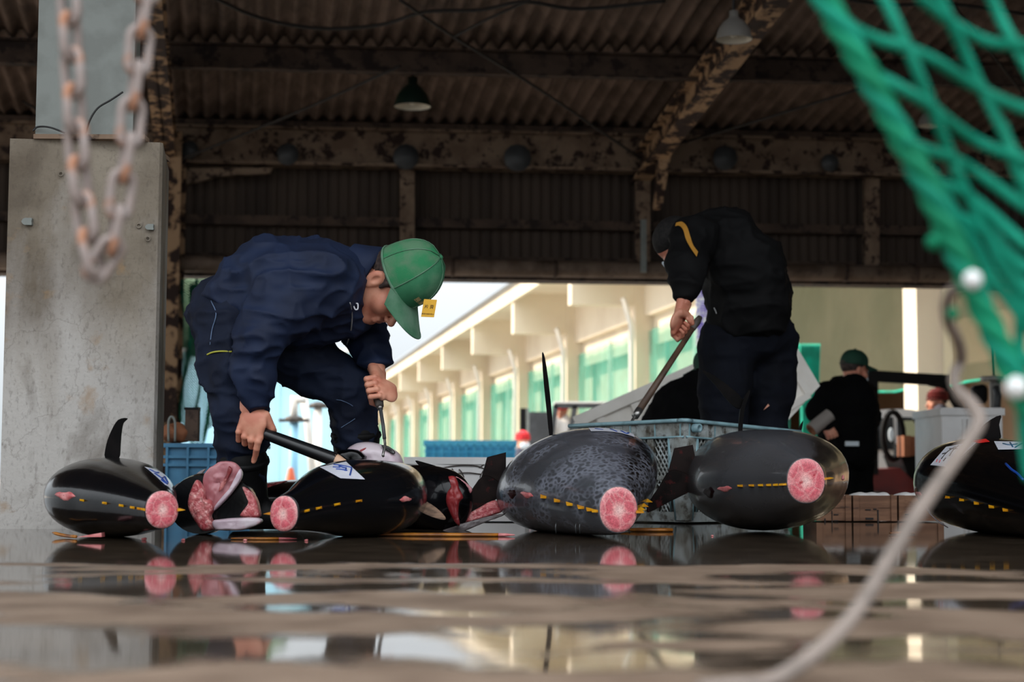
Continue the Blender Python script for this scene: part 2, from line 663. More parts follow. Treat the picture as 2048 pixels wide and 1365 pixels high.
mat('navy_trouser', (20, 29, 49), (14, 21, 38), scale=8, rough=.8, spec=.25, bump=.2, bscale=280, bdist=.002)
mat('black_boot', (8, 8, 9), rough=.6, spec=.2)
mat('skin', (214, 150, 124), (198, 124, 100), scale=14, rough=.5, sss=.12, bump=.12, bscale=120, bdist=.003)
mat('hair', (42, 30, 26), (70, 56, 50), scale=60, rough=.7)
mat('cap_green', (44, 112, 76), (52, 122, 84), scale=20, rough=.8, bump=.2, bscale=500, bdist=.002, c3=(96, 132, 104), s3=5, lo3=.52, hi3=.75)
mat('cap_mesh', (38, 124, 78), (82, 124, 92), scale=14, rough=.85, bump=.5, bscale=380, bdist=.003)
mat('cap_brim', (62, 112, 82), (98, 134, 110), scale=10, rough=.8, bump=.3, bscale=260, bdist=.002)
mat('gold_thread', (222, 184, 128), rough=.6)
mat('tag_yellow', (222, 166, 10), rough=.4)
mat('zip_grey', (150, 150, 150), rough=.4)
mat('stitch', (96, 118, 150), rough=.8)
mat('zip_yellow', (170, 168, 60), rough=.6)
mat('white_cord', (230, 232, 238), rough=.6)
mat('black_jacket', (12, 12, 13), (8, 8, 9), scale=9, rough=.75, spec=.15, bump=.15, bscale=250, bdist=.002)
mat('dark_trouser', (14, 17, 26), (10, 12, 19), scale=8, rough=.85, spec=.15)
mat('gold_stripe', (178, 126, 44), rough=.6)
mat('mask_white', (206, 216, 222), rough=.8)
mat('black_cloth', (9, 9, 10), (6, 6, 7), scale=8, rough=.9, spec=.1)
mat('dark_green_cap', (14, 62, 44), (10, 48, 36), scale=12, rough=.8)
mat('red_cap', (222, 52, 58), (196, 36, 44), scale=12, rough=.8)
mat('grey_hoodie', (84, 84, 96), (70, 70, 82), scale=8, rough=.85)
mat('white_coat', (228, 222, 214), rough=.8)
mat('pole_black', (20, 21, 23), (15, 16, 18), scale=10, rough=.28)
mat('wood_handle', (98, 74, 58), (72, 54, 42), scale=12, rough=.5, stretch=(1, 1, 1))
mat('steel', (170, 168, 165), (120, 116, 112), scale=20, rough=.3, metal=.9)
mat('grip_grey', (92, 84, 78), (62, 56, 52), scale=30, rough=.6)
mat('blade_tip', (210, 170, 140), rough=.4)
mat('chain_metal', (138, 124, 118), (152, 142, 138), scale=8, rough=.6, metal=.1, c3=(160, 108, 76), s3=26, lo3=.54, hi3=.66)
mat('net_green', (6, 118, 92), (8, 132, 106), scale=12, rough=.7, spec=.2)
mat('net_green_dark', (6, 112, 78), (10, 132, 96), scale=12, rough=.7, spec=.2)
mat('rope_grey', (140, 127, 118), (122, 111, 103), scale=20, rough=.8)
mat('float_white', (220, 222, 220), rough=.5)
mat('black_metal', (10, 10, 11), rough=.6, spec=.2)
mat('maroon_cap', (110, 26, 22), (84, 18, 16), scale=12, rough=.85)
mat('hair_black', (16, 14, 14), (30, 27, 26), scale=70, rough=.75, spec=.3)
mat('dark_grey_metal', (66, 68, 70), (54, 56, 58), scale=6, rough=.5)
mat('red_paint', (112, 24, 18), (96, 18, 14), scale=3, rough=.5)
mat('tyre', (16, 16, 16), rough=.9)
mat('white_paint', (226, 224, 220), rough=.3)
mat('glass_dark', (40, 44, 46), rough=.08, spec=.8)
mat('glass_cream', (176, 178, 140), rough=.2)
mat('banner', (232, 234, 232), rough=.8)
mat('purple', (92, 62, 176), rough=.7)
mat('pale_blue', (150, 205, 232), rough=.6)
mat('orange', (236, 112, 70), rough=.6)
mat('cardboard', (150, 96, 66), (128, 78, 52), scale=4, rough=.85)
mat('paper', (214, 216, 224), (204, 206, 216), scale=30, rough=.35)
mat('ink_blue', (22, 66, 150), rough=.4)
mat('ink_teal', (20, 78, 110), rough=.4)
mat('ink_red', (196, 70, 74), rough=.5)
mat('red_tag', (224, 42, 38), rough=.4)
mat('roll_grey', (150, 142, 136), rough=.7)
mat('hill', (96, 112, 84), (76, 96, 70), scale=1.5, rough=1)
# ------------------------------------------------------------------ floor (wet concrete)
def floor_material():
    m = bpy.data.materials.new('wet_concrete')
    m.use_nodes = True
    nt = m.node_tree
    L = nt.links.new
    b = nt.nodes['Principled BSDF']
    tc = _N(nt, 'ShaderNodeTexCoord')
    mp = _N(nt, 'ShaderNodeMapping')
    mp.inputs['Scale'].default_value = (0.85, 1.35, 1)
    mp.inputs['Location'].default_value = (3.3, 1.7, 0)
    L(tc.outputs['Object'], mp.inputs[0])
    n1 = _N(nt, 'ShaderNodeTexNoise')
    n1.inputs['Scale'].default_value = 2.3
    n1.inputs['Detail'].default_value = 5
    n1.inputs['Roughness'].default_value = .5
    n1.inputs['Distortion'].default_value = .4
    L(mp.outputs[0], n1.inputs['Vector'])
    sx = _N(nt, 'ShaderNodeSeparateXYZ')
    L(tc.outputs['Object'], sx.inputs[0])
    # the floor is hosed down where the fish lie: wetter from 3.9 m on
    mr = _N(nt, 'ShaderNodeMapRange')
    mr.inputs['From Min'].default_value = 3.45
    mr.inputs['From Max'].default_value = 4.1
    mr.inputs['To Min'].default_value = 0.0
    mr.inputs['To Max'].default_value = 0.5
    L(sx.outputs['Y'], mr.inputs[0])
    ad = _N(nt, 'ShaderNodeMath', operation='ADD')
    L(n1.outputs['Fac'], ad.inputs[0])
    L(mr.outputs[0], ad.inputs[1])
    wet = _N(nt, 'ShaderNodeMapRange')
    wet.inputs['From Min'].default_value = .478
    wet.inputs['From Max'].default_value = .545
    wet.clamp = True
    L(ad.outputs[0], wet.inputs[0])
    n2 = _N(nt, 'ShaderNodeTexNoise')
    n2.inputs['Scale'].default_value = 7
    n2.inputs['Detail'].default_value = 8
    L(tc.outputs['Object'], n2.inputs['Vector'])
    dry = _N(nt, 'ShaderNodeValToRGB')
    dry.color_ramp.elements[0].position = .35
    dry.color_ramp.elements[0].color = lin((112, 94, 80))
    dry.color_ramp.elements[1].position = .7
    dry.color_ramp.elements[1].color = lin((146, 126, 109))
    L(n2.outputs['Fac'], dry.inputs[0])
    wc = _N(nt, 'ShaderNodeValToRGB')
    wc.color_ramp.elements[0].position = .35
    wc.color_ramp.elements[0].color = lin((64, 54, 44))
    wc.color_ramp.elements[1].position = .7
    wc.color_ramp.elements[1].color = lin((92, 79, 66))
    L(n2.outputs['Fac'], wc.inputs[0])
    mx = _N(nt, 'ShaderNodeMixRGB')
    L(wet.outputs[0], mx.inputs['Fac'])
    L(dry.outputs[0], mx.inputs['Color1'])
    L(wc.outputs[0], mx.inputs['Color2'])
    L(mx.outputs[0], b.inputs['Base Color'])
    ro = _N(nt, 'ShaderNodeMapRange')
    ro.inputs['To Min'].default_value = .5
    ro.inputs['To Max'].default_value = .045
    L(wet.outputs[0], ro.inputs[0])
    L(ro.outputs[0], b.inputs['Roughness'])
    sp = _N(nt, 'ShaderNodeMapRange')
    sp.inputs['To Min'].default_value = .22
    sp.inputs['To Max'].default_value = .5
    L(wet.outputs[0], sp.inputs[0])
    L(sp.outputs[0], b.inputs['Specular IOR Level'])
    nb = _N(nt, 'ShaderNodeTexNoise')
    nb.inputs['Scale'].default_value = 26
    nb.inputs['Detail'].default_value = 3
    L(tc.outputs['Object'], nb.inputs['Vector'])
    bs = _N(nt, 'ShaderNodeMapRange')
    bs.inputs['To Min'].default_value = .35
    bs.inputs['To Max'].default_value = .012
    L(wet.outputs[0], bs.inputs[0])
    bp = _N(nt, 'ShaderNodeBump')
    bp.inputs['Distance'].default_value = .01
    L(bs.outputs[0], bp.inputs['Strength'])
    L(nb.outputs['Fac'], bp.inputs['Height'])
    L(bp.outputs[0], b.inputs['Normal'])
    MATS['wet_concrete'] = m
floor_material()

fl = MB().box((0, 2.5, -.3), (40, 13.4, .6)).build('floor', 'wet_concrete')
fl['kind'] = 'structure'
gr = MB().box((0, 108, -.55), (200, 198, .1)).build('ground', 'asphalt')
gr['kind'] = 'structure'

def onplane(px, py, p0, n):
    o = Vector((0, 0, CAMH))
    r = _FW + _RT * ((px - CX) / FPX) - _UP * ((py - CY) / FPX)
    return o + r * ((Vector(p0) - o).dot(n) / r.dot(n))

# ------------------------------------------------------------------ shed: back wall, beams, roof
WN = V(-.08, 1, 0).normalized()
WV = V(1, .08, 0).normalized()
WP0 = V(0, 18, 0)
def wl(px, py, off=0.0):
    """point on the back wall plane (off metres towards the camera)"""
    return onplane(px, py, WP0 - WN * off, WN)
UPZ = V(0, 0, 1)
z_gt = wl(400, 260).z       # girder top
z_gb = wl(400, 336).z       # girder bottom
z_lin = wl(400, 551).z      # lintel (opening top)
def wall_pt(x, z, off=0.0):
    return V(x, 18 + .08 * x, 0) - WN * off + UPZ * z

# ribbed siding between girder and lintel
def ribbed(name, x0, x1, z0, z1, off, pitch, amp, m, parent=None):
    rows = []
    n = int((x1 - x0) / pitch * 4)
    for z in (z0, z1):
        rows.append([wall_pt(x0 + (x1 - x0) * i / n, z, off + amp * (0, 1, 1, 0)[i % 4]) for i in range(n + 1)])
    return MB().grid(rows).build(name, m, parent)
ws = struct('wall_back')
ribbed('siding', -9, 9.5, z_lin + .02, z_gt + .3, -.12, .11, .018, 'wall_sheet', ws)
# horizontal rails of the wall
for z, h in ((wl(400, 440).z, .10), (wl(400, 516).z, .10)):
    MB().bar(wall_pt(-9, z, .0), wall_pt(9.5, z, .0), .12, h).build('wall_rail', 'rusty_dark', ws)
# posts of the wall
for px in (815, 1285, 1742):
    a, b_ = wl(px, 338, .06), wl(px, 530, .06)
    a.z, b_.z = z_gb, z_lin + .1
    MB().bar(a, b_, .16, .12, V(0, 1, 0)).build('wall_post', 'rusty_beam', ws)
# lintel angle and round gutter pipe under the siding
MB().bar(wall_pt(-9, z_lin, .05), wall_pt(9.5, z_lin, .05), .3, .06).build('lintel', 'rusty_dark', ws)
zp = wl(400, 535).z
gp = struct('gutter_pipe')  # round gutter pipe with its brackets
MB().tube([wall_pt(-9, zp, .28), wall_pt(0, zp, .28), wall_pt(9.5, zp, .28)], .09, 14).build('pipe', 'gutter', gp, True)
for px in (450, 905, 1110, 1690, 1830):
    p = wl(px, 535, .28); p.z = zp
    MB().lathe([(.094, -.02), (.1, -.02), (.1, .02), (.094, .02)], p, WV, 14).build('bracket', 'rusty_dark', gp, True)

def ibeam(name, a, b, w, h, m, parent, up=UPZ):
    a, b = Vector(a), Vector(b)
    d = (b - a).normalized()
    x = d.cross(up).normalized()
    y = x.cross(d).normalized()
    t = .03
    mb = MB()
    mb.bar(a, b, t, h, y)
    mb.bar(a + y * (h / 2 - t / 2), b + y * (h / 2 - t / 2), w, t, y)
    mb.bar(a - y * (h / 2 - t / 2), b - y * (h / 2 - t / 2), w, t, y)
    return mb.build(name, m, parent)

tr = struct('trim_1')           # roof steelwork
zg = (z_gt + z_gb) / 2
ibeam('girder', wall_pt(-9, zg, .2), wall_pt(9.5, zg, .2), .24, z_gt - z_gb, 'rusty_beam', tr)
# knee brace plates at the left column
pts = [wl(362, 336, .26), wl(545, 336, .26), wl(540, 346, .26), wl(440, 352, .26), wl(362, 372, .26)]
MB().prism(pts, WN * .08).build('gusset', 'rusty_beam', tr)
for px in (532, 552):
    for py in (268, 283, 298, 313):
        c = wl(px, py, .34)
        MB().lathe([(0.001, .03), (.02, .02), (.026, 0)], c, -WN, 8).build('rivet', 'rusty_dark', tr, True)

# roof: direction of the corrugations (falls away from the camera)
DV = (P(450, 1450, 1) - V(0, 0, CAMH)).normalized()
RN = WV.cross(DV).normalized()
if RN.z < 0: RN = -RN
RP0 = wl(400, 258, .0)
def roofpt(a, b, lift=0.0):
    """a metres along the wall (x), b metres up the slope towards the camera"""
    return RP0 + WV * a - DV * b + RN * lift
pur = onplane(400, 88, RP0, RN)
b1 = -(pur - RP0).dot(DV - WV * DV.dot(WV)) / (1 - DV.dot(WV) ** 2)
PITCHW = .162
def roof_band(name, b0, b1_, lift):
    rows = []
    a0, a1 = -13.0, 13.5
    n = int((a1 - a0) / PITCHW * 8)
    for b in (b0, b1_):
        rows.append([roofpt(a0 + (a1 - a0) * i / n, b, lift + .034 + .034 * sin(2 * pi * i / 8)) for i in range(n + 1)])
    return MB().grid(rows).build(name, 'roof_sheet', rf, True)
rf = struct('roof')
NB = 7
for k in range(NB):
    roof_band('roof_sheet', b1 * k - (.7 if k == 0 else .12), b1 * (k + 1) + .1, .012 * (k % 2) + .004)
for k in range(1, NB + 1):
    a, b_ = roofpt(-13, b1 * k, -.13), roofpt(13.5, b1 * k, -.13)
    mb = MB()
    mb.bar(a, b_, .025, .25, UPZ)
    mb.bar(a + V(0, -.045, .11), b_ + V(0, -.045, .11), .09, .02, UPZ)
    mb.bar(a + V(0, -.045, -.115), b_ + V(0, -.045, -.115), .09, .02, UPZ)
    mb.build('purlin', 'rusty_dark', tr)
# eave angle over the girder
MB().bar(wall_pt(-9, z_gt + .02, .2), wall_pt(9.5, z_gt + .02, .2), .3, .05).build('eave_angle', 'rusty_dark', tr)
# rafters run down the slope to each column
for px in (330, 1288, 2246):
    g0 = wl(px, 300, .3)
    a0 = (g0 - RP0).dot(WV)
    a = roofpt(a0, -.1, -.36)
    b_ = roofpt(a0, b1 * NB, -.36)
    ibeam('rafter', a, b_, .2, .3, 'rusty_cream' if px != 2246 else 'rusty_beam', tr, RN)
# splayed brace beneath the rafter foot
MB().prism([wl(1322, 270, .9), wl(1350, 268, .9), wl(1324, 416, .7), wl(1308, 418, .7)], WN * .12).build('rafter_brace', 'rusty_cream', tr)
# rusty column on the left and down pipe by the middle post
cb = wl(327, 900, .45)
mb = MB()
ctop = roofpt((cb - RP0).dot(WV), .3, -.2).z
for dx, w, dpt in ((0, .3, .03),):
    mb.box((cb.x, cb.y - .13, ctop / 2 - .25), (.3, .03, ctop + .5), (WV, WN, UPZ))
    mb.box((cb.x, cb.y + .13, ctop / 2 - .25), (.3, .03, ctop + .5), (WV, WN, UPZ))
    mb.box((cb.x, cb.y, ctop / 2 - .25), (.03, .26, ctop + .5), (WV, WN, UPZ))
mb.build('steel_column', 'rusty_cream', tr)
a, b_ = wl(1287, 440, .4), wl(1287, 545, .4)
MB().bar(a, b_, .06, .06, V(0, 1, 0)).build('down_pipe', 'steel_grey', tr)
# unseen wall added on the right to keep that side of the shed darker
wr = MB().box((9.6, 9.5, 2.6), (.2, 19, 6.4)).build('shade_wall_right', 'wall_sheet')
wr['kind'] = 'structure'

# grey patches of old signs / fittings on the girder
for px, py, r in ((378, 300, .1), (575, 309, .12), (812, 314, .14), (1035, 316, .15), (1450, 316, .14), (1660, 326, .1)):
    MB().lathe([(.001, .05), (r * .7, .045), (r, 0)], wl(px, py, .33), -WN, 12).build('girder_patch', 'dark_grey_metal', tr, True)

# wires and tie rods under the roof
def cable(label, pts, r, m='wire', name='cable', group=None, cat='cable'):
    return tag(MB().tube(catmull(pts, 6), r, 6).build(name, m, None, True), label, cat, group)
def rp(px, py, lift=-.45):
    return onplane(px, py, RP0 + RN * lift, RN)
cable('thin tie rod slanting up from the rusty column to beside the green lamp', [wl(356, 322, .5), rp(600, 222), rp(800, 132)], .014, name='tie_rod', cat='rod')
cable('thin tie rod slanting down from the roof to the foot of the rafter', [rp(800, 0), rp(905, 72), rp(1080, 180), wl(1282, 318, .6)], .014, name='tie_rod', cat='rod')
cable('thin tie rod slanting up from the rafter towards the green net', [wl(1330, 296, .5), rp(1520, 240), rp(1720, 178)], .014, name='tie_rod', cat='rod')
cable('thin rod slanting across the roof behind the upper green net', [rp(1900, 0), rp(1970, 90), rp(2048, 190), rp(2120, 280)], .014, name='tie_rod', cat='rod')
cable('black cable sagging in a long curve across the top of the roof', [rp(420, -8), rp(520, 36), rp(640, 57), rp(760, 50), rp(850, 24), rp(960, 20), rp(1050, 4), rp(1160, 18), rp(1330, 2)], .016)
cable('short dark cable branching off the sagging roof cable', [rp(910, 72), rp(980, 36), rp(1060, 0)], .013)
cable('black cable drooping across the top right behind the green net', [rp(1700, 0), rp(1790, 10), rp(1900, 8), rp(2060, 30)], .016)
cable('dark cable hanging down left of the grey steel post', [P(70, -10, 17), P(66, 60, 17), P(64, 140, 17), P(68, 205, 17)], .014)
cable('dark rod slanting down at the left edge of the roof', [P(-10, 178, 17), P(40, 200, 17), P(76, 220, 17)], .014, name='tie_rod', cat='rod')

# ------------------------------------------------------------------ concrete pillar with grey steel post
pl = thing('concrete_pillar', 'square weathered concrete pillar base carrying a grey steel post', 'pillar', P(170, 1055, 5.85))
def pil(px, py): return P(px, py, 5.66)
UX0 = V(-.1634, .9866, 0)
NX0 = V(.9866, .1634, 0)
zt = pil(170, 280).z
pa, pb = P(8, 700, 5.64), P(317, 700, 5.70)
paw = (V(pb.x, pb.y, 0) - V(pa.x, pa.y, 0))
pad_ = UX0 * .56
out = [V(pa.x, pa.y, 0), V(pb.x, pb.y, 0) - paw * .02, V(pb.x, pb.y, 0) + UX0 * .012, V(pb.x, pb.y, 0) + pad_, V(pa.x, pa.y, 0) + pad_]
mb = MB()
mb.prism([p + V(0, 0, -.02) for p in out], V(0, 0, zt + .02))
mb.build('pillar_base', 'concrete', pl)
# pale plaster patches and cast holes
for px, py, r in ((55, 443, .017), (300, 454, .014)):
    ol = [P(px, py, 5.63 if px < 200 else 5.68) + V(cos(a) * r * (1 + .25 * sin(3 * a + px)), 0, sin(a) * r * (1 + .3 * cos(2 * a))) for a in [k * .45 for k in range(14)]]
    MB().prism(ol, V(0, .03, 0)).build('plaster_patch', 'steel_grey', pl)
for px, py in ((122, 348), (278, 452), (296, 478)):
    MB().lathe([(.006, .004), (.009, .006), (.011, 0)], P(px, py, 5.655 if px < 200 else 5.69), V(0, -1, 0), 10).build('cast_hole', 'concrete', pl, True)
mb = MB().box(((pil(70, 272).x + pil(292, 272).x) / 2, 5.85, zt + .008), ((pil(292, 272).x - pil(70, 272).x), .42, .016))
mb.build('base_plate', 'rusty_beam', pl)
sx0, sx1 = P(77, 150, 5.7).x, P(266, 150, 5.7).x
MB().box(V((sx0 + sx1) / 2, 5.7, zt + 1.7) + UX0 * .16, (sx1 - sx0, .32, 3.38), (NX0, UX0, UPZ)).build('steel_post', 'steel_grey', pl)
cable('thin black wire curling up the right of the grey steel post', [P(171, 268, 5.68), P(180, 240, 5.67), P(196, 216, 5.67), P(222, 200, 5.67), P(246, 184, 5.67)], .0035, 'cable_black', 'wire', None, 'wire')
cable('thin wire bent over the left top edge of the concrete pillar', [P(66, 262, 5.66), P(76, 254, 5.66), P(100, 255, 5.65), P(130, 266, 5.65)], .0035, 'cable_black', 'wire', None, 'wire')

# ------------------------------------------------------------------ pendant lamps
def pendant(label, px, py, d, wpx, m, top):
    c = P(px, py, d)
    R = wpx / FPX * d / 2
    t = thing('pendant_lamp', label, 'lamp', c)
    prof = [(R, 0), (R * .97, R * .22), (R * .86, R * .6), (R * .62, R * .98), (R * .34, R * 1.2), (R * .26, R * 1.3), (R * .26, R * 1.62), (.001, R * 1.66)]
    MB().lathe(prof, c, UPZ, 28).build('shade', m, t, True)
    MB().lathe([(R * .985, .004), (R * .93, R * .22), (R * .82, R * .58), (R * .58, R * .95), (.001, R * 1.05)], c, UPZ, 28).build('reflector', 'lamp_white', t, True)
    MB().lathe([(.001, R * .1), (R * .16, R * .16), (R * .24, R * .4), (R * .14, R * .8)], c, UPZ, 14).build('bulb', 'lamp_white', t, True)
    MB().tube([c + UPZ * R * 1.6, Vector((c.x, c.y, top))], .012, 6).build('cord', 'cable_black', t)
    return t
def roof_z(px, py, d):
    p = P(px, py, d)
    return p.z + (RP0 - p).dot(RN) / RN.z
pendant('dark green enamel bell lamp hanging in the middle of the roof', 825, 214, 15.9, 75, 'lamp_green', roof_z(825, 214, 15.9))
pendant('grey metal bell lamp hanging beside the rusty rafter', 1468, 80, 11.8, 74, 'lamp_alu', roof_z(1468, 80, 11.8))
pendant('grey metal lamp seen through the green net at the right', 1862, 252, 16.6, 52, 'lamp_alu', roof_z(1862, 252, 16.6))

# ------------------------------------------------------------------ warehouse across the yard
UX = V(-.1634, .9866, 0)
NX = V(.9866, .1634, 0)
def Q(w, a, z): return NX * w + UX * a + UPZ * z
def a_for(px, w):
    k = (px - CX) / FPX
    return w * (NX.x - k * NX.y) / (k * UX.y - UX.x)
WCOL, WOUT = 10.0, 8.25
a0 = a_for(1846, WCOL)
SP = 8.7
wh = thing('warehouse', 'long cream market hall with projecting beams and green netted bays', 'building', Q(WCOL, a0, -.5))
NC = 13
axu = (NX, UX, UPZ)
a_first, a_last = a0 - SP * 1.5, a0 + SP * (NC - .4)
am, al = (a_first + a_last) / 2, a_last - a_first
# roof slab, fascia, gutter
MB().box(Q((WOUT + 16) / 2, am, 5.72), (16 - WOUT, al, .16), axu).build('canopy_roof', 'cream_wall', wh)
MB().box(Q(WOUT - .06, am, 5.66), (.12, al, .5), axu).build('fascia', 'cream_wall', wh)
MB().box(Q(WOUT - .2, am, 5.93), (.2, al, .1), axu).build('gutter', 'gutter_grey', wh)
MB().box(Q(WCOL + .2, am, 4.92), (.3, al, 1.5), axu).build('spandrel', 'cream_wall', wh)
MB().box(Q(15.6, am, 2.5), (.2, al, 6.4), axu).build('inner_wall', 'beige_wall', wh)
MB().box(Q(13, a_last, 2.5), (6, .3, 6.4), axu).build('end_wall', 'cream_wall', wh)
for n in range(-1, NC):
    a = a0 + SP * n
    MB().box(Q(WCOL + .1, a, 2.5), (.56, .5, 6.2), axu).build('column', 'cream_wall', wh)
    MB().box(Q((WOUT + WCOL) / 2 - .05, a, 5.05), (WCOL - WOUT, .42, 1.22), axu).build('beam', 'cream_wall', wh)
    if n >= 1:
        MB().tube([Q(WCOL - .55, a - .5, 4.6), Q(WCOL - .34, a - .5, 3.9), Q(WCOL - .34, a - .5, -.5)], .075, 8).build('down_pipe', 'white_pipe', wh, True)
        MB().box(Q(WCOL + .3, a + SP / 2, 3.95), (.06, SP - .6, 1.0), axu).build('blind', 'cream_wall', wh)
        MB().box(Q(WCOL + .22, a + SP * .5, 1.7), (.1, .12, 4.4), axu).build('net_pole', 'white_pipe', wh)
        MB().box(Q(WCOL + .75, a + SP / 2, 1.8), (.1, SP - .3, 4.6), axu).build('bay_wall', 'cream_wall', wh)
        # netting in the bay, hung in soft folds
        rows = []
        for j in range(5):
            z = -.5 + 4.3 * j / 4
            rows.append([Q(WCOL + .12 + .06 * sin(i * 1.9 + j * .3), a + .3 + (SP - .6) * i / 24, z) for i in range(25)])
        MB().grid(rows).build('bay_net', 'net_teal', wh, True)
        pr = [Q(WCOL + .02, a + .3 + (SP - .6) * i / 8, 1.05 - .5 * (1 - ((i - 4) / 4) ** 2)) for i in range(9)]
        MB().tube(pr, .06, 6).build('bay_rope', 'wood_box', wh, True)
# netting that screens the two near bays at the right
for n, zb in ((0, 1.55), (-1, 1.5)):
    a = a0 + SP * n
    rows = []
    for j in range(4):
        z = zb + (4.6 - zb) * j / 3
        rows.append([Q(WCOL + .15 + .05 * sin(i * 1.3), a + .3 + (SP - .6) * i / 20, z - (.05 * sin(i * .9) if j == 0 else 0)) for i in range(21)])
    MB().grid(rows).build('screen_net', 'net_screen', wh, True)
    pr = [Q(WCOL + .12, a + .3 + (SP - .6) * i / 8, zb - .04 * sin(i * 1.7)) for i in range(9)]
    MB().tube(pr, .022, 6).build('net_edge', 'net_teal_solid', wh, True)
MB().box(Q(14.4, a0 + 2, 4.2), (.2, 16, .5), axu).build('inner_beam', 'cream_wall', wh)
MB().box(Q(14.4, a0 + 2, 2.9), (.2, 16, .9), axu).build('inner_beam', 'beige_wall', wh)
# gathered green curtains in the near bay
def bunch(label, px, d, wpx, ytop, ybot, m='net_teal_solid', folds=7, group=None):
    a, b_ = P(px - wpx / 2, ytop, d), P(px + wpx / 2, ytop, d)
    zb = P(px, ybot, d).z
    rows = []
    for j in range(7):
        t = j / 6
        z = a.z + (zb - a.z) * t
        rows.append([V(a.x + (b_.x - a.x) * (.5 + (i / 28 - .5) * (1 - .18 * sin(pi * t))), d + .05 * sin(2 * pi * folds * i / 28 + t), z + (.05 * abs(sin(pi * folds * i / 28)) if j == 0 else 0)) for i in range(29)])
    return tag(MB().grid(rows).build('net_curtain', m, None, True), label, 'net', group)
bunch('gathered bright green net curtain hanging behind the man in green cap', 1618, 23.0, 46, 694, 985)
bunch('thin pale green net hanging left of the bright green curtain', 1566, 23.4, 30, 706, 985, 'net_teal')
# banner with purple brush writing
bn = thing('banner', 'white banner with purple writing seen beside the bent man in black', 'banner', P(1428, 690, 21))
MB().box(P(1420, 616, 21), (.36, .02, .98)).build('cloth', 'banner', bn)
text_mesh('勝', .2, P(1402, 584, 20.97), V(1, 0, 0), UPZ, 'lettering', 'purple', bn)
text_mesh('浦', .2, P(1406, 616, 20.97), V(1, 0, 0), UPZ, 'lettering', 'purple', bn)
text_mesh('の', .2, P(1405, 642, 20.97), V(1, 0, 0), UPZ, 'lettering', 'purple', bn)
text_mesh('魚', .22, P(1409, 664, 20.97), V(1, 0, 0), UPZ, 'lettering', 'purple', bn)
MB().tube([P(1455, 560, 21.02), V(P(1455, 560, 21).x, 21.02, -.5)], .012, 6).build('banner_pole', 'white_pipe', bn)

# ------------------------------------------------------------------ left yard: blue wall, hill, pipes, nets
bw = thing('blue_shed', 'long pale blue wall far across the yard at the left', 'building', P(520, 1000, 34))
zt_ = P(400, 704, 34).z
MB().box((-5.4, 34.3, zt_ / 2 - .25), (5.2, .4, zt_ + .5)).build('wall', 'blue_wall', bw)
for i in range(7):
    MB().box((-7.8 + i * .76, 34.07, zt_ / 2 - .25), (.04, .06, zt_ + .5)).build('panel_seam', 'blue_wall', bw)
MB().box((-5.4, 34.2, zt_ + .03), (5.3, .7, .08)).build('coping', 'white_pipe', bw)
def hill_mesh():
    s = Solid(.8)
    for px, py, r in ((330, 690, 3.0), (380, 670, 2.9), (430, 690, 2.6), (480, 730, 2.4), (270, 660, 3.2)):
        s.el(P(px, py, 62), (r, r * .8, r * .8), k=.8)
    v, f = s.mesh(.22)
    v = v + vnormals(v, f) * (.35 * vnoise(v * 1.4, 3) + .2 * vnoise(v * 3.1, 5))[:, None]
    return v, f
v, f = hill_mesh()
v[:, 2] = np.maximum(v[:, 2], -.5)
tag(np_obj('wooded_hill', v, f, 'hill'), 'grey green wooded hill behind the pale blue wall', 'hill')
def pipe_stand(label, px, d, ytop, m, arm=None, group=None):
    p = P(px, ytop, d)
    t = thing('water_standpipe', label, 'pipe', V(p.x, p.y, -.5), group)
    MB().tube([V(p.x, p.y, -.5), p], .06, 8).build('pipe', m, t, True)
    MB().lathe([(.03, 0), (.12, .02), (.12, .07), (.03, .1)], p, UPZ, 10).build('valve', 'grip_grey', t, True)
    MB().bar(p + V(-.2, 0, .03), p + V(.2, 0, .03), .04, .04).build('valve_wheel', 'grip_grey', t)
    if arm:
        MB().tube([p, p + V(0, 0, .35), P(arm[0], arm[1], d), P(arm[2], arm[3], d)], .05, 8).build('outlet', 'white_pipe', t, True)
    return t
pipe_stand('pale blue standpipe with a grey valve seen between the legs', 588, 22, 846, 'pale_blue', (594, 800, 612, 800))
pipe_stand('white standpipe close to the bent knee', 636, 24, 818, 'white_pipe')
tag(MB().tube([P(606, 790, 23), P(616, 850, 23), P(628, 985, 23)], .05, 8).build('leaning_pipe', 'white_pipe', None, True), 'leaning white pipe between the two standpipes', 'pipe')
cn = thing('traffic_cone', 'small orange traffic cone below the pale blue standpipe', 'cone', P(581, 985, 20))
c = P(581, 985, 20)
MB().lathe([(.1, 0), (.085, .03), (.03, .28), (.001, .3)], c, UPZ, 14).build('cone_body', 'orange', cn, True)
MB().box(c + V(0, 0, -.01), (.24, .24, .03)).build('cone_base', 'orange', cn)
# dark green net hanging at the opening, left of the bent man
def drape(u, vv):
    x = P(350 + 92 * u + 10 * sin(vv * 3), 600, 17.4).x
    z0 = P(400, 560, 17.4).z
    z1 = P(400, 700 + 190 * (0.5 + .5 * sin(u * 3.0)), 17.4).z
    return V(x + .03 * sin(vv * 9 + u * 20), 17.4 + .07 * sin(u * 22), z0 + (z1 - z0) * vv)
tag(net_sheet('hanging_net', drape, 22, 52, .0065, 'net_dark_green', None, True, 1), 'dark green net hanging in the opening left of the bent man', 'net')
def drape2(u, vv):
    p = P(378 + 50 * u, 568, 17.6)
    z1 = P(400, 712, 17.6).z
    return V(p.x, 17.65 + .05 * sin(u * 26), p.z + (z1 - p.z) * vv)
tag(net_sheet('hanging_net', drape2, 34, 60, .0075, 'net_dark_green', None, True, 1), 'dense green net bundle hanging behind the bent man\'s back', 'net')
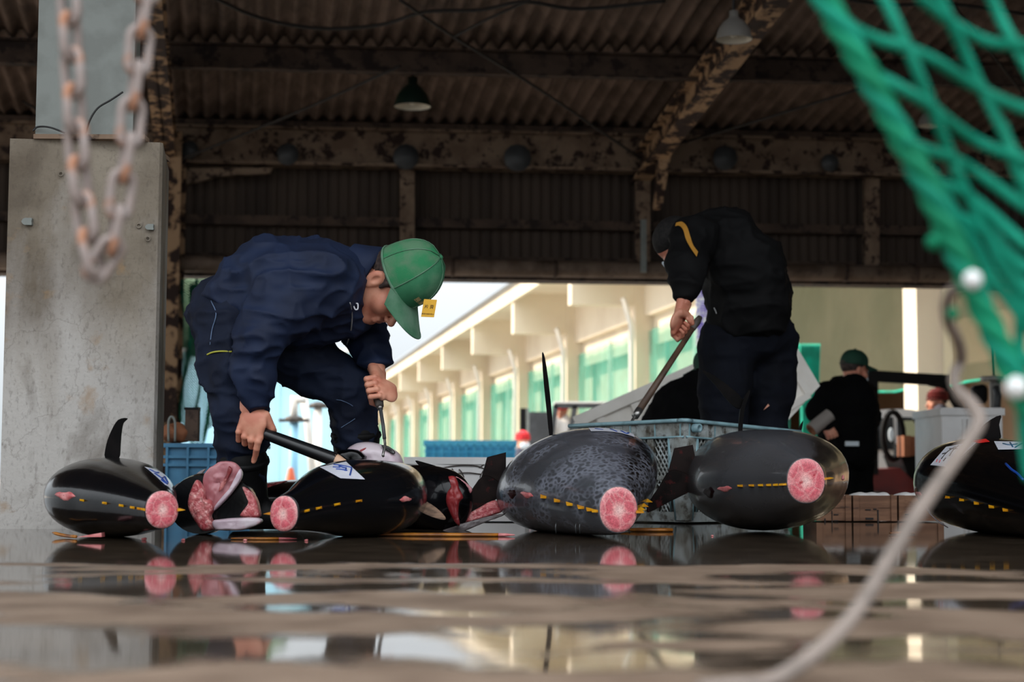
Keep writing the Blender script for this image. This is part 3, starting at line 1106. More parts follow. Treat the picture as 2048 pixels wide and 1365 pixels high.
# ------------------------------------------------------------------ tuna
def tuna_material(name, back, flank, belly, spots=0.0, rough=.2, back_at=.16, mid=None, spec=.4):
    m = bpy.data.materials.new(name)
    m.use_nodes = True
    nt = m.node_tree
    L = nt.links.new
    b = nt.nodes['Principled BSDF']
    uv = _N(nt, 'ShaderNodeTexCoord')
    sx = _N(nt, 'ShaderNodeSeparateXYZ')
    L(uv.outputs['UV'], sx.inputs[0])
    no = _N(nt, 'ShaderNodeTexNoise')
    no.inputs['Scale'].default_value = 4
    no.inputs['Detail'].default_value = 6
    L(uv.outputs['Object'], no.inputs['Vector'])
    # cosine of the body angle: +1 back, -1 belly
    mu = _N(nt, 'ShaderNodeMath', operation='MULTIPLY')
    mu.inputs[1].default_value = 2 * pi
    L(sx.outputs['X'], mu.inputs[0])
    co = _N(nt, 'ShaderNodeMath', operation='COSINE')
    L(mu.outputs[0], co.inputs[0])
    ma = _N(nt, 'ShaderNodeMath', operation='MULTIPLY_ADD')
    L(no.outputs['Fac'], ma.inputs[0])
    ma.inputs[1].default_value = .55
    L(co.outputs[0], ma.inputs[2])
    mr = _N(nt, 'ShaderNodeMapRange')
    mr.inputs['From Min'].default_value = -.75
    mr.inputs['From Max'].default_value = 1.3
    L(ma.outputs[0], mr.inputs[0])
    r = _N(nt, 'ShaderNodeValToRGB')
    e = r.color_ramp.elements
    e[0].position = .0; e[0].color = lin(belly)
    e[1].position = .62; e[1].color = lin(flank)
    x = e.new(.74); x.color = lin(back)
    x = e.new(.3); x.color = lin(mid or flank)
    L(mr.outputs[0], r.inputs[0])
    col = r.outputs[0]
    if spots:
        vo = _N(nt, 'ShaderNodeTexVoronoi', feature='SMOOTH_F1')
        vo.inputs['Scale'].default_value = 62
        mp = _N(nt, 'ShaderNodeMapping')
        mp.inputs['Scale'].default_value = (1, .55, 1.25)
        L(uv.outputs['Object'], mp.inputs[0])
        L(mp.outputs[0], vo.inputs['Vector'])
        vr = _N(nt, 'ShaderNodeValToRGB')
        vr.color_ramp.elements[0].position = .25
        vr.color_ramp.elements[0].color = (0, 0, 0, 1)
        vr.color_ramp.elements[1].position = .5
        vr.color_ramp.elements[1].color = (spots, spots, spots, 1)
        x = vr.color_ramp.elements.new(.7); x.color = (0, 0, 0, 1)
        L(vo.outputs['Distance'], vr.inputs[0])
        ms = _N(nt, 'ShaderNodeMath', operation='MULTIPLY')
        n2 = _N(nt, 'ShaderNodeTexNoise')
        n2.inputs['Scale'].default_value = 7
        L(uv.outputs['Object'], n2.inputs['Vector'])
        nr = _N(nt, 'ShaderNodeMapRange')
        nr.inputs['From Min'].default_value = .4
        nr.inputs['From Max'].default_value = .6
        L(n2.outputs['Fac'], nr.inputs[0])
        L(vr.outputs[0], ms.inputs[0])
        L(nr.outputs[0], ms.inputs[1])
        mx = _N(nt, 'ShaderNodeMixRGB')
        mx.inputs['Color2'].default_value = lin((150, 154, 168))
        L(ms.outputs[0], mx.inputs['Fac'])
        L(col, mx.inputs['Color1'])
        col = mx.outputs[0]
    L(col, b.inputs['Base Color'])
    b.inputs['Roughness'].default_value = rough
    b.inputs['Specular IOR Level'].default_value = spec
    b.inputs['Coat Weight'].default_value = .3
    b.inputs['Coat Roughness'].default_value = .06
    nb = _N(nt, 'ShaderNodeTexNoise')
    nb.inputs['Scale'].default_value = 90
    L(uv.outputs['Object'], nb.inputs['Vector'])
    bp = _N(nt, 'ShaderNodeBump')
    bp.inputs['Strength'].default_value = .12
    bp.inputs['Distance'].default_value = .003
    L(nb.outputs['Fac'], bp.inputs['Height'])
    L(bp.outputs[0], b.inputs['Normal'])
    MATS[name] = m

tuna_material('tuna_black', (5, 5, 6), (8, 8, 10), (13, 14, 17), rough=.2, spec=.16)
tuna_material('tuna_spotted', (20, 17, 16), (72, 74, 82), (62, 64, 68), spots=.55, rough=.24, mid=(84, 86, 92))
tuna_material('tuna_grey', (30, 28, 27), (74, 74, 78), (66, 66, 68), rough=.24, mid=(80, 81, 85))
mat('flesh', (200, 112, 112), (176, 74, 80), scale=34, rough=.3, c3=(234, 182, 176), s3=60, lo3=.5, hi3=.66, sss=.1, bump=.9, bscale=110, bdist=.005)
mat('flesh_pale', (186, 128, 132), (158, 92, 98), scale=9, rough=.3, c3=(130, 36, 44), s3=7, lo3=.56, hi3=.68, sss=.1, bump=.2, bscale=40, bdist=.004)
mat('flesh_dark', (150, 48, 50), (116, 28, 32), scale=14, rough=.3, c3=(214, 140, 136), s3=12, lo3=.58, hi3=.7, bump=.35, bscale=60, bdist=.004)
mat('belly_white', (214, 200, 206), (190, 168, 178), scale=8, rough=.25, c3=(206, 110, 118), s3=7, lo3=.56, hi3=.68)
mat('skin_silver', (120, 112, 112), (86, 78, 78), scale=12, rough=.22, stretch=(1, 1, 3))
mat('fin_black', (12, 11, 11), (20, 17, 17), scale=12, rough=.55, spec=.05)
mat('fin_dark', (34, 26, 24), (20, 15, 14), scale=14, rough=.55, spec=.08, c3=(74, 30, 30), s3=22, lo3=.58, hi3=.68)
mat('fin_brown', (160, 128, 104), (110, 86, 70), scale=22, rough=.4, stretch=(1, 1, 3))
mat('finlet_yellow', (226, 164, 20), (200, 130, 16), scale=30, rough=.4)
mat('fin_orange', (176, 110, 34), (120, 70, 28), scale=16, rough=.35)
mat('dark_hole', (24, 8, 10), rough=.3)
mat('pink_cut', (212, 136, 134), (186, 92, 94), scale=34, rough=.35)

def face_material():
    m = bpy.data.materials.new('tail_cut_flesh')
    m.use_nodes = True
    nt = m.node_tree
    L = nt.links.new
    b = nt.nodes['Principled BSDF']
    tc = _N(nt, 'ShaderNodeTexCoord')
    ln = _N(nt, 'ShaderNodeVectorMath', operation='LENGTH')
    L(tc.outputs['UV'], ln.inputs[0])
    oi = _N(nt, 'ShaderNodeObjectInfo')
    of = _N(nt, 'ShaderNodeVectorMath', operation='ADD')
    cb = _N(nt, 'ShaderNodeCombineXYZ')
    mm = _N(nt, 'ShaderNodeMath', operation='MULTIPLY')
    mm.inputs[1].default_value = 40
    L(oi.outputs['Random'], mm.inputs[0])
    L(mm.outputs[0], cb.inputs['Z'])
    L(tc.outputs['UV'], of.inputs[0])
    L(cb.outputs[0], of.inputs[1])
    n = _N(nt, 'ShaderNodeTexNoise')
    n.inputs['Scale'].default_value = 2.6
    n.inputs['Detail'].default_value = 8
    n.inputs['Roughness'].default_value = .65
    n.inputs['Distortion'].default_value = .8
    L(of.outputs[0], n.inputs['Vector'])
    ad = _N(nt, 'ShaderNodeMath', operation='MULTIPLY_ADD')
    ad.inputs[1].default_value = .22
    L(n.outputs['Fac'], ad.inputs[0])
    L(ln.outputs['Value'], ad.inputs[2])
    r = _N(nt, 'ShaderNodeValToRGB')
    e = r.color_ramp.elements
    e[0].position = .16; e[0].color = lin((240, 198, 192))
    e[1].position = 1.0; e[1].color = lin((246, 220, 214))
    for p_, c_ in ((.34, (232, 160, 158)), (.46, (216, 106, 116)), (.72, (204, 88, 100)), (.92, (226, 140, 144)), (.985, (240, 196, 192))):
        x = e.new(p_); x.color = lin(c_)
    mr = _N(nt, 'ShaderNodeMapRange')
    mr.inputs['From Min'].default_value = .0
    mr.inputs['From Max'].default_value = 1.12
    L(ad.outputs[0], mr.inputs[0])
    L(mr.outputs[0], r.inputs[0])
    # muscle blocks: pale seams
    vo = _N(nt, 'ShaderNodeTexVoronoi', feature='DISTANCE_TO_EDGE')
    vo.inputs['Scale'].default_value = 1.7
    ds = _N(nt, 'ShaderNodeVectorMath', operation='MULTIPLY_ADD')
    L(n.outputs['Color'], ds.inputs[0])
    ds.inputs[1].default_value = (.35, .35, .1)
    L(of.outputs[0], ds.inputs[2])
    L(ds.outputs[0], vo.inputs['Vector'])
    vr = _N(nt, 'ShaderNodeValToRGB')
    vr.color_ramp.elements[0].position = .0
    vr.color_ramp.elements[0].color = (.38, .38, .38, 1)
    vr.color_ramp.elements[1].position = .1
    vr.color_ramp.elements[1].color = (0, 0, 0, 1)
    L(vo.outputs['Distance'], vr.inputs[0])
    mx = _N(nt, 'ShaderNodeMixRGB')
    mx.inputs['Color2'].default_value = lin((242, 196, 190))
    L(vr.outputs[0], mx.inputs['Fac'])
    L(r.outputs[0], mx.inputs['Color1'])
    n4 = _N(nt, 'ShaderNodeTexNoise')
    n4.inputs['Scale'].default_value = 1.9
    n4.inputs['Detail'].default_value = 7
    L(of.outputs[0], n4.inputs['Vector'])
    r4 = _N(nt, 'ShaderNodeValToRGB')
    r4.color_ramp.elements[0].position = .64
    r4.color_ramp.elements[1].position = .72
    L(n4.outputs['Fac'], r4.inputs[0])
    mx2 = _N(nt, 'ShaderNodeMixRGB')
    mx2.inputs['Color2'].default_value = lin((176, 30, 48))
    L(r4.outputs[0], mx2.inputs['Fac'])
    L(mx.outputs[0], mx2.inputs['Color1'])
    n5 = _N(nt, 'ShaderNodeTexNoise')
    n5.inputs['Scale'].default_value = 11
    n5.inputs['Detail'].default_value = 4
    n5.inputs['Distortion'].default_value = 1.5
    L(of.outputs[0], n5.inputs['Vector'])
    r5 = _N(nt, 'ShaderNodeValToRGB')
    r5.color_ramp.elements[0].position = .38
    r5.color_ramp.elements[0].color = (.62, .5, .52, 1)
    r5.color_ramp.elements[1].position = .62
    r5.color_ramp.elements[1].color = (1.12, 1.12, 1.1, 1)
    L(n5.outputs['Fac'], r5.inputs[0])
    mx3 = _N(nt, 'ShaderNodeMixRGB', blend_type='MULTIPLY')
    mx3.inputs['Fac'].default_value = .8
    L(mx2.outputs[0], mx3.inputs['Color1'])
    L(r5.outputs[0], mx3.inputs['Color2'])
    L(mx3.outputs[0], b.inputs['Base Color'])
    b.inputs['Roughness'].default_value = .35
    bp = _N(nt, 'ShaderNodeBump')
    bp.inputs['Strength'].default_value = .5
    bp.inputs['Distance'].default_value = .006
    L(n.outputs['Fac'], bp.inputs['Height'])
    L(bp.outputs[0], b.inputs['Normal'])
    MATS['tail_cut_flesh'] = m
face_material()

class Tuna:
    """body lofted through stations (px, py, depth, half width px, half height px), head first, tail cut last"""
    def __init__(s, label, st, m, dorsal_right=True, n=26, seed=0, name='tuna', nseg=44, capm='tail_cut_flesh', shear=0.0):
        s.shear = shear
        C, R = [], []
        for px, py, d, rx, ry in st:
            c = P(px, py, d)
            k = d / FPX
            rz = ry * k
            c.z = max(c.z, rz * .992)
            C.append(c)
            R.append(V(rx * k, rz, 0))
        s.C = catmull(C, 8)
        s.R = catmull(R, 8)
        s.m = len(s.C)
        s.T = []
        for i in range(s.m):
            t = s.C[min(i + 1, s.m - 1)] - s.C[max(i - 1, 0)]
            s.T.append(t.normalized())
        # the cut is square to the body near the tail, softened for the fat middle
        s.X = []
        for t in s.T:
            x = V(-t.y, t.x, 0).normalized()
            if x.x < 0: x = -x
            s.X.append(x)
        s.nseg = nseg
        s.root = thing(name, label, 'tuna', V(s.C[s.m // 2].x, s.C[s.m // 2].y, 0))
        b = MB()
        uv = []
        for i in range(s.m):
            for k in range(nseg):
                a = 2 * pi * k / nseg
                b.v.append(tuple(s.at(a, i)))
                u = k / nseg
                uv.append((u if dorsal_right else (u + .5) % 1.0, i / (s.m - 1)))
        for i in range(s.m - 1):
            for k in range(nseg):
                k2 = (k + 1) % nseg
                b.f.append((i * nseg + k, i * nseg + k2, (i + 1) * nseg + k2, (i + 1) * nseg + k))
        # close the nose
        b.v.append(tuple(s.C[0] - s.T[0] * .02)); uv.append((.25, 0))
        h = len(b.v) - 1
        for k in range(nseg):
            b.f.append((h, (k + 1) % nseg, k))
        # turned-in skin edge round the tail cut
        i = s.m - 1
        base = len(b.v)
        for k in range(nseg):
            b.v.append(tuple(s.at(2 * pi * k / nseg, i, scale=.965) - s.T[i] * .004)); uv.append((k / nseg, 1))
        for k in range(nseg):
            k2 = (k + 1) % nseg
            b.f.append((i * nseg + k, i * nseg + k2, base + k2, base + k))
        b.uv = uv
        s.body = b.build('body', m, s.root, True)
        if capm:
            cb = MB()
            cuv = []
            rows = []
            for sc, off in ((.985, -.003), (.96, .003), (.8, .006), (.55, .007), (.25, .006)):
                for k in range(nseg):
                    a = 2 * pi * k / nseg
                    cb.v.append(tuple(s.at(a, i, scale=sc) + s.T[i] * off))
                    cuv.append((cos(a) * sc, sin(a) * sc))
            cb.v.append(tuple(s.C[i] + s.T[i] * .006)); cuv.append((0, 0))
            for j in range(4):
                for k in range(nseg):
                    k2 = (k + 1) % nseg
                    cb.f.append((j * nseg + k, j * nseg + k2, (j + 1) * nseg + k2, (j + 1) * nseg + k))
            for k in range(nseg):
                cb.f.append((4 * nseg + k, 4 * nseg + (k + 1) % nseg, 5 * nseg))
            cb.uv = cuv
            tag(cb.build('cut_face', capm, s.root, True), 'pink flesh of the cut tail')
    def at(s, a, i, scale=1.0, lift=0.0):
        """surface point at body angle a (0 right, 90 deg up) on ring i"""
        ca, sa = cos(a), sin(a)
        e = 2 / 2.14
        cx = math.copysign(abs(ca) ** e, ca)
        sz = math.copysign(abs(sa) ** e, sa)
        X, Z = s.X[i], V(0, 0, 1)
        d = X * ((cx + s.shear * sz * (1 - i / (s.m - 1))) * s.R[i].x) + Z * (sz * s.R[i].y)
        return s.C[i] + d * scale + d.normalized() * lift
    def surf(s, deg, t, lift=0.0):
        q = max(0.0, min(1.0, t)) * (s.m - 1)
        i = min(int(q), s.m - 2)
        f = q - i
        a = radians(deg)
        return s.at(a, i, 1, lift) * (1 - f) + s.at(a, i + 1, 1, lift) * f
    def finlets(s, deg, ts, size=.02, bend=0):
        size = size * 1.35
        for t in ts:
            p = s.surf(deg, t)
            q = s.surf(deg, min(t + .03, 1))
            d = (q - p).normalized()
            o = (s.surf(deg, t, .02) - p).normalized()
            w = d.cross(o).normalized() * .0042
            a = p - d * size * .75 - o * .004
            b = p + d * size * .6 - o * .004
            tip = p + d * size * .95 + o * size * .66 + V(0, 0, bend)
            mb = MB()
            mb.add([a + w, a - w, b + w, b - w, tip], [(0, 2, 3, 1), (0, 4, 2), (1, 3, 4), (0, 1, 4), (2, 4, 3)])
            mb.build('finlet', 'finlet_yellow', s.root)
    def patch(s, d0, d1, t0, t1, m, name, nu=8, nv=6, lift=.003, skew=0.0, parent=None):
        rows = []
        for j in range(nv + 1):
            rows.append([s.surf(d0 + (d1 - d0) * i / nu + skew * j / nv, t0 + (t1 - t0) * j / nv, lift) for i in range(nu + 1)])
        return MB().grid(rows).build(name, m, parent or s.root, True)
    def stroke(s, pts, r, m, parent=None, lift=.004, name='brush_stroke'):
        """ink stroke along (deg, t) points"""
        p = catmull([s.surf(a, t, lift) for a, t in pts], 4)
        k = len(p)
        return MB().tube(p, [r * (1 - .35 * i / k) for i in range(k)], 6, True, .3).build(name, m, parent or s.root, True)
    def blob(s, deg, t, rx, ry, m, name, lift=.002):
        """oval mark lying on the skin"""
        c = s.surf(deg, t, lift)
        X = (s.surf(deg + 2, t, lift) - s.surf(deg - 2, t, lift)).normalized()
        Y = (s.surf(deg, t + .01, lift) - s.surf(deg, t - .01, lift)).normalized()
        N_ = X.cross(Y).normalized()
        if N_.dot(s.surf(deg, t, .02) - c) < 0: N_ = -N_
        mb = MB()
        rows = []
        for sc, of in ((1.0, -.003), (.9, .0006), (.5, .0016), (.05, .0016)):
            rows.append([c + X * rx * sc * cos(a) * (1 + .3 * sin(3 * a + 1)) + Y * ry * sc * sin(a) * (1 + .12 * cos(4 * a)) + N_ * of for a in [2 * pi * k / 16 for k in range(16)]])
        return mb.grid(rows, True).build(name, m, s.root, True)

def fin(outline, d, m, parent, name='fin', thick=.012, dd=None, smooth=True):
    pts = [P(x, y, d + (dd[i] if dd else 0)) for i, (x, y) in enumerate(outline)]
    pts = catmull(pts, 3, True) if smooth else pts
    return MB().prism(pts, V(0, thick, 0), .03).build(name, m, parent, auto=40)

def pad(outline, d, thick, dome, m, parent, name, tilt=0.0, org=(0, 0), k=1.0, sm=4, back=None, rough=.005):
    """rounded slab: outline in photo pixels at depth d, domed towards the viewer, thick metres deep"""
    px = [(org[0] + x / k, org[1] + y / k) for x, y in outline]
    cx = sum(p[0] for p in px) / len(px)
    pts = catmull([P(x, y, d + tilt * (x - cx) / FPX * d) for x, y in px], sm, True)
    c = sum(pts, V(0, 0, 0)) / len(pts)
    rows = []
    prof = [(.86, thick), (.97, thick * .85), (1.0, thick * .4), (.985, 0), (.95, -dome * .4), (.9, -dome * .6), (.82, -dome * .8), (.72, -dome * .93)] + [(x / 10, -dome) for x in (6, 5, 4, 3, 2, 1)] + [(.02, -dome)]
    for sc, of in prof:
        rows.append([c + (p - c) * sc + V(0, of, 0) for p in pts])
    b = MB().grid(rows, True)
    n = len(pts)
    b.f.append(tuple(range(n)))
    if rough:
        arr = np.array([tuple(q) for q in b.v])
        dsp = rough * (vnoise(arr * 38, 5) + .6 * vnoise(arr * 90, 9))
        for i in range(3 * n, len(b.v)):
            b.v[i] = (arr[i, 0], arr[i, 1] - abs(dsp[i]) + rough * .3, arr[i, 2] + dsp[i] * .3)
    return b.build(name, m, parent, True)

# --- whole fish, left to right
A = Tuna('black tuna at the foot of the concrete pillar, sickle fin pointing up',
         [(188, 985, 5.56, 34, 30), (200, 990, 5.34, 92, 62), (218, 996, 5.04, 124, 78), (255, 1000, 4.86, 100, 72), (290, 1009, 4.70, 64, 55), (314, 1017, 4.60, 42, 43), (324, 1020, 4.56, 34, 38)], 'tuna_black')
A.finlets(180, [.52, .62, .71, .79, .86, .93], .017)
A.finlets(0, [.93, .97], .02)
A.blob(176, .44, .012, .05, 'pink_cut', 'vent_cut')
fin([(210, 918), (212, 890), (222, 862), (236, 840), (254, 837), (246, 846), (242, 866), (240, 890), (236, 919)], 5.14, 'fin_black', A.root, 'pectoral_fin')
pp = A.patch(48, 78, .55, .78, 'paper', 'paper_label', skew=-12)
for st in ([(74, .58), (66, .6), (60, .58)], [(70, .62), (62, .66), (55, .63)], [(66, .7), (58, .74), (50, .70)], [(62, .66), (58, .72)], [(52, .6), (50, .68)]):
    A.stroke(st, .004, 'ink_blue', pp)
MB().tube(catmull([P(105, 1066, 4.9), P(130, 1072, 4.86), P(152, 1074, 4.8)], 4), [.002] + [.005] * 8, 6).build('strap_end', 'fin_orange', A.root, True)

B = Tuna('black tuna with a square paper label, tail cut to the left, beneath the black pole',
         [(812, 985, 5.56, 26, 40), (795, 988, 5.44, 60, 60), (755, 995, 5.26, 102, 73), (705, 998, 5.06, 124, 76), (646, 1005, 4.87, 76, 61), (597, 1019, 4.72, 41, 43), (568, 1028, 4.64, 31, 36)], 'tuna_black', dorsal_right=False)
B.finlets(2, [.66, .74, .82, .9], .018)
B.finlets(180, [.97], .02)
B.blob(0, .52, .008, .028, 'pink_cut', 'vent_cut')
fin([(822, 988), (846, 1000), (872, 1016), (890, 1034), (888, 1041), (862, 1034), (836, 1022), (812, 1012)], 5.3, 'fin_brown', B.root, 'pectoral_fin')
MB().tube(catmull([P(772, 934, 5.18), P(798, 952, 5.2), P(820, 976, 5.22), P(830, 994, 5.24)], 5), [.002, .005, .006, .006, .006, .006, .006, .006, .006, .006, .006, .006, .006, .006, .006, .003], 6).build('gill_edge', 'skin_silver', B.root, True)
MB().tube(catmull([P(822, 1012, 5.24), P(810, 1032, 5.22), P(790, 1050, 5.2)], 5), .004, 6).build('gill_edge', 'skin_silver', B.root, True)
def paper_on(T, corners, d_guess, m, name, nu=8, nv=8, lift=.0035):
    """sheet of paper laid on fish T whose corners show at the given pixels: march each pixel ray to the skin"""
    dg = bpy.context.evaluated_depsgraph_get()
    def hit(px, py):
        o = Vector((0, 0, CAMH))
        r = (P(px, py, 5) - o).normalized()
        ok, loc, nor, _ = T.body.ray_cast(T.body.matrix_world.inverted() @ o, r)
        return (loc + nor * lift) if ok else None
    a, b, c, d = [Vector((x, y, 0)) for x, y in corners]
    rows = []
    for j in range(nv + 1):
        row = []
        for i in range(nu + 1):
            u, v = i / nu, j / nv
            q = (a * (1 - u) + b * u) * (1 - v) + (d * (1 - u) + c * u) * v
            h = hit(q.x, q.y)
            row.append(h)
        rows.append(row)
    good = [h for r in rows for h in r if h is not None]
    for r in rows:
        for i, h in enumerate(r):
            if h is None:
                nb = [g for g in r if g is not None] or good
                r[i] = nb[0]
    return MB().grid(rows).build(name, m, T.root, True), hit
bpy.context.view_layer.update()
pp, hit = paper_on(B, [(640, 937), (692, 926), (729, 961), (680, 959)], 5, 'paper', 'paper_label')
def ink(hit, strokes, r, m, parent, w=None):
    for st in strokes:
        p = [hit(x, y) for x, y in st]
        p = [q for q in p if q is not None]
        if len(p) < 2: continue
        p = catmull(p, 3)
        o = Vector((0, 0, CAMH))
        p = [q + (o - q).normalized() * .003 for q in p]
        MB().tube(p, r, 6).build('brush_stroke', m, parent, True)
ink(hit, [[(668, 932), (684, 934), (703, 938)], [(703, 939), (701, 947), (699, 953)], [(672, 941), (684, 942), (694, 944)], [(678, 935), (686, 938), (693, 939)], [(692, 939), (690, 944)], [(666, 937), (680, 938)]], .0024, 'ink_blue', pp)

C3 = Tuna('big spotted grey tuna with a cut tail, left of the plastic crate',
         [(1130, 940, 6.5, 30, 30), (1132, 950, 6.2, 92, 74), (1150, 962, 5.75, 150, 102), (1178, 975, 5.42, 134, 94), (1206, 996, 5.16, 90, 74), (1228, 1014, 4.99, 52, 56), (1237, 1020, 4.93, 39, 46)], 'tuna_spotted', shear=.42)
C3.finlets(184, [.60, .66, .72, .78, .84, .90], .026)
C3.finlets(-4, [.66, .74, .81, .87, .93, .97], .024)
C3.blob(190, .455, .014, .04, 'dark_hole', 'vent_cut')
C3.blob(187, .53, .009, .05, 'pink_cut', 'vent_edge')
fin([(974, 915), (1012, 905), (1012, 945), (1006, 972), (992, 982), (962, 958)], 5.92, 'fin_dark', C3.root, 'fin_stub', .018, smooth=False)
fin([(966, 952), (940, 985), (918, 1018), (917, 1036), (960, 1016), (998, 996), (1010, 978), (992, 960)], 5.88, 'fin_dark', C3.root, 'pelvic_fin', .016)
fin([(1084, 707), (1090, 716), (1098, 770), (1103, 820), (1106, 872), (1099, 874), (1093, 820), (1087, 760)], 6.1, 'fin_black', C3.root, 'pectoral_fin', .02)
pp = C3.patch(62, 96, .36, .42, 'paper', 'paper_label', nu=10)
for st in ([(92, .385), (88, .4)], [(82, .38), (78, .41)], [(74, .385), (70, .41), (67, .39)]):
    C3.stroke(st, .0045, 'ink_blue', pp)
for px in (1112, 1152, 1160, 1196, 1206, 1259):
    MB().tube([P(px, 1046, 5.0), P(px - 1, 1056, 5.0), P(px, 1068, 5.0)], [.001, .0022, .0012], 6).build('water_drip', 'glass_dark', C3.root, True)

D4 = Tuna('big plain grey tuna with a raised cut tail, in front of the plastic crate',
         [(1436, 935, 6.4, 34, 34), (1470, 948, 6.15, 100, 82), (1535, 960, 5.75, 150, 100), (1562, 960, 5.45, 128, 90), (1590, 961, 5.22, 82, 68), (1606, 962, 5.06, 48, 52), (1612, 962, 5.0, 38, 45)], 'tuna_grey', shear=.16)
D4.finlets(188, [.60, .65, .70, .75, .80, .86, .92], .022)
D4.finlets(4, [.78, .84, .9, .95], .02)
D4.blob(194, .455, .017, .05, 'dark_hole', 'vent_cut')
D4.blob(191, .535, .009, .05, 'pink_cut', 'vent_edge')
D4.blob(2, .55, .008, .02, 'pink_cut', 'vent_cut')
fin([(1349, 897), (1386, 890), (1393, 925), (1392, 950), (1374, 963), (1336, 948)], 5.96, 'fin_dark', D4.root, 'fin_stub', .018, smooth=False)
fin([(1340, 942), (1318, 975), (1299, 1004), (1296, 1026), (1340, 1004), (1386, 980), (1394, 960), (1370, 946)], 5.92, 'fin_dark', D4.root, 'pelvic_fin', .016)
fin([(1404, 741), (1430, 752), (1460, 774), (1484, 796), (1486, 812), (1476, 818), (1456, 802), (1432, 772)], 6.2, 'fin_black', D4.root, 'pectoral_fin', .014)
fin([(1498, 780), (1500, 786), (1490, 816), (1486, 850), (1483, 880), (1477, 880), (1478, 840), (1484, 806)], 6.18, 'fin_black', D4.root, 'pectoral_fin', .014)

E5 = Tuna('black tuna with two paper labels and a red tag at the right edge',
         [(1896, 945, 6.4, 40, 40), (1930, 958, 6.15, 94, 74), (1984, 970, 5.8, 152, 93), (2040, 985, 5.42, 126, 86), (2090, 1010, 5.12, 80, 65), (2125, 1030, 4.92, 40, 45)], 'tuna_black', dorsal_right=False)
E5.finlets(188, [.50, .56, .62, .68, .74, .8], .022)
E5.blob(190, .42, .009, .04, 'pink_cut', 'vent_cut')
fin([(1944, 896), (1954, 868), (1974, 846), (2002, 831), (1999, 850), (1999, 884)], 6.1, 'fin_black', E5.root, 'dorsal_fin', .016)
bpy.context.view_layer.update()
pp, hit = paper_on(E5, [(1893, 896), (1957, 884), (1902, 936), (1862, 932)], 5, 'paper', 'paper_label')
ink(hit, [[(1884, 920), (1896, 906), (1912, 896)], [(1900, 914), (1908, 902), (1918, 894)], [(1888, 924), (1893, 918)], [(1900, 900), (1916, 900)], [(1886, 910), (1894, 908)]], .002, 'ink_dark', pp)
ink(hit, [[(1874, 926), (1876, 921)], [(1880, 927), (1882, 922)], [(1922, 903), (1934, 897)]], .0018, 'ink_red', pp)
pp, hit = paper_on(E5, [(1988, 885), (2047, 886), (2047, 901), (1997, 902)], 5, 'paper', 'paper_label')
ink(hit, [[(2006, 890), (2020, 893), (2034, 891)], [(2020, 888), (2026, 897)], [(2030, 898), (2044, 890)]], .0026, 'ink_teal', pp)
paper_on(E5, [(1938, 884), (1972, 880), (1980, 886), (1958, 889)], 5, 'red_tag', 'red_tag')
pp, hit = paper_on(E5, [(2008, 928), (2047, 950), (2047, 958), (2010, 934)], 5, 'tuna_black', 'blue_mark')
ink(hit, [[(2012, 930), (2024, 942), (2036, 950), (2047, 962)]], .004, 'ink_blue', E5.root)
for k in range(5):
    MB().tube(catmull([P(1842 + 3 * k, 1000 + 4 * k, 5.62), P(1856 + 3 * k, 1024 + 3 * k, 5.58), P(1880 + 4 * k, 1048 + 2 * k, 5.55)], 4), .0018, 6).build('gill_edge', 'skin_silver', E5.root, True)

# --- cut carcasses behind
O8, K8 = (340, 900), 7.58
t = thing('tuna_carcass', 'split tuna carcass with its pink belly laid open, between the two left tunas', 'tuna', P(440, 1060, 5.3))
CA = Tuna.__new__(Tuna)
def body_loft(st, m, parent, name='body', nseg=32):
    C, R = [], []
    for px, py, d, rx, ry in st:
        c = P(px, py, d); kk = d / FPX
        c.z = max(c.z, ry * kk)
        C.append(c); R.append((rx * kk, ry * kk))
    C = catmull(C, 5); R = catmull([V(a, b, 0) for a, b in R], 5)
    b = MB()
    rows = [[c + V(r.x * cos(2 * pi * k / nseg), 0, r.y * sin(2 * pi * k / nseg)) for k in range(nseg)] for c, r in zip(C, R)]
    b.grid(rows, True)
    b.f.append(tuple(reversed(range(nseg))))
    n0 = (len(rows) - 1) * nseg
    b.f.append(tuple(n0 + k for k in range(nseg)))
    b.uv = [(k / nseg, i / len(rows)) for i in range(len(rows)) for k in range(nseg)]
    return b.build(name, m, parent, auto=50)
body_loft([(400, 1010, 5.16, 62, 58), (410, 1009, 5.26, 66, 60), (422, 1006, 5.38, 50, 46), (430, 1002, 5.45, 12, 12)], 'tuna_black', t)
body_loft([(455, 1010, 5.14, 55, 52), (462, 1008, 5.28, 52, 48), (468, 1004, 5.4, 20, 20)], 'tuna_black', t, 'belly_wall')
pad([(400, 460), (440, 490), (485, 560), (520, 650), (525, 750), (600, 760), (640, 860), (640, 930), (605, 1010), (640, 1120), (690, 1200), (500, 1235), (400, 1120), (325, 1000), (268, 850), (290, 680), (350, 520)], 5.08, .05, .014, 'flesh', t, 'cut_section', org=O8, k=K8)
pad([(700, 210), (800, 172), (960, 190), (1060, 280), (1082, 430), (900, 680), (660, 925), (630, 830), (545, 740), (500, 560), (520, 380)], 5.11, .03, .006, 'flesh_pale', t, 'belly_flap', org=O8, k=K8, rough=.009)
pad([(1060, 290), (1084, 420), (900, 690), (670, 925), (690, 850), (860, 640), (980, 480)], 5.09, .03, .006, 'belly_white', t, 'flap_edge', org=O8, k=K8)
pad([(890, 250), (940, 300), (900, 400), (820, 560), (740, 640), (780, 500), (860, 360)], 5.095, .01, .004, 'flesh_dark', t, 'blood_line', org=O8, k=K8)
pad([(1095, 560), (1200, 610), (1300, 740), (1345, 900), (1340, 1035), (1060, 1015), (1150, 920), (1190, 780), (1180, 690)], 5.13, .05, .012, 'flesh', t, 'cut_section', org=O8, k=K8)
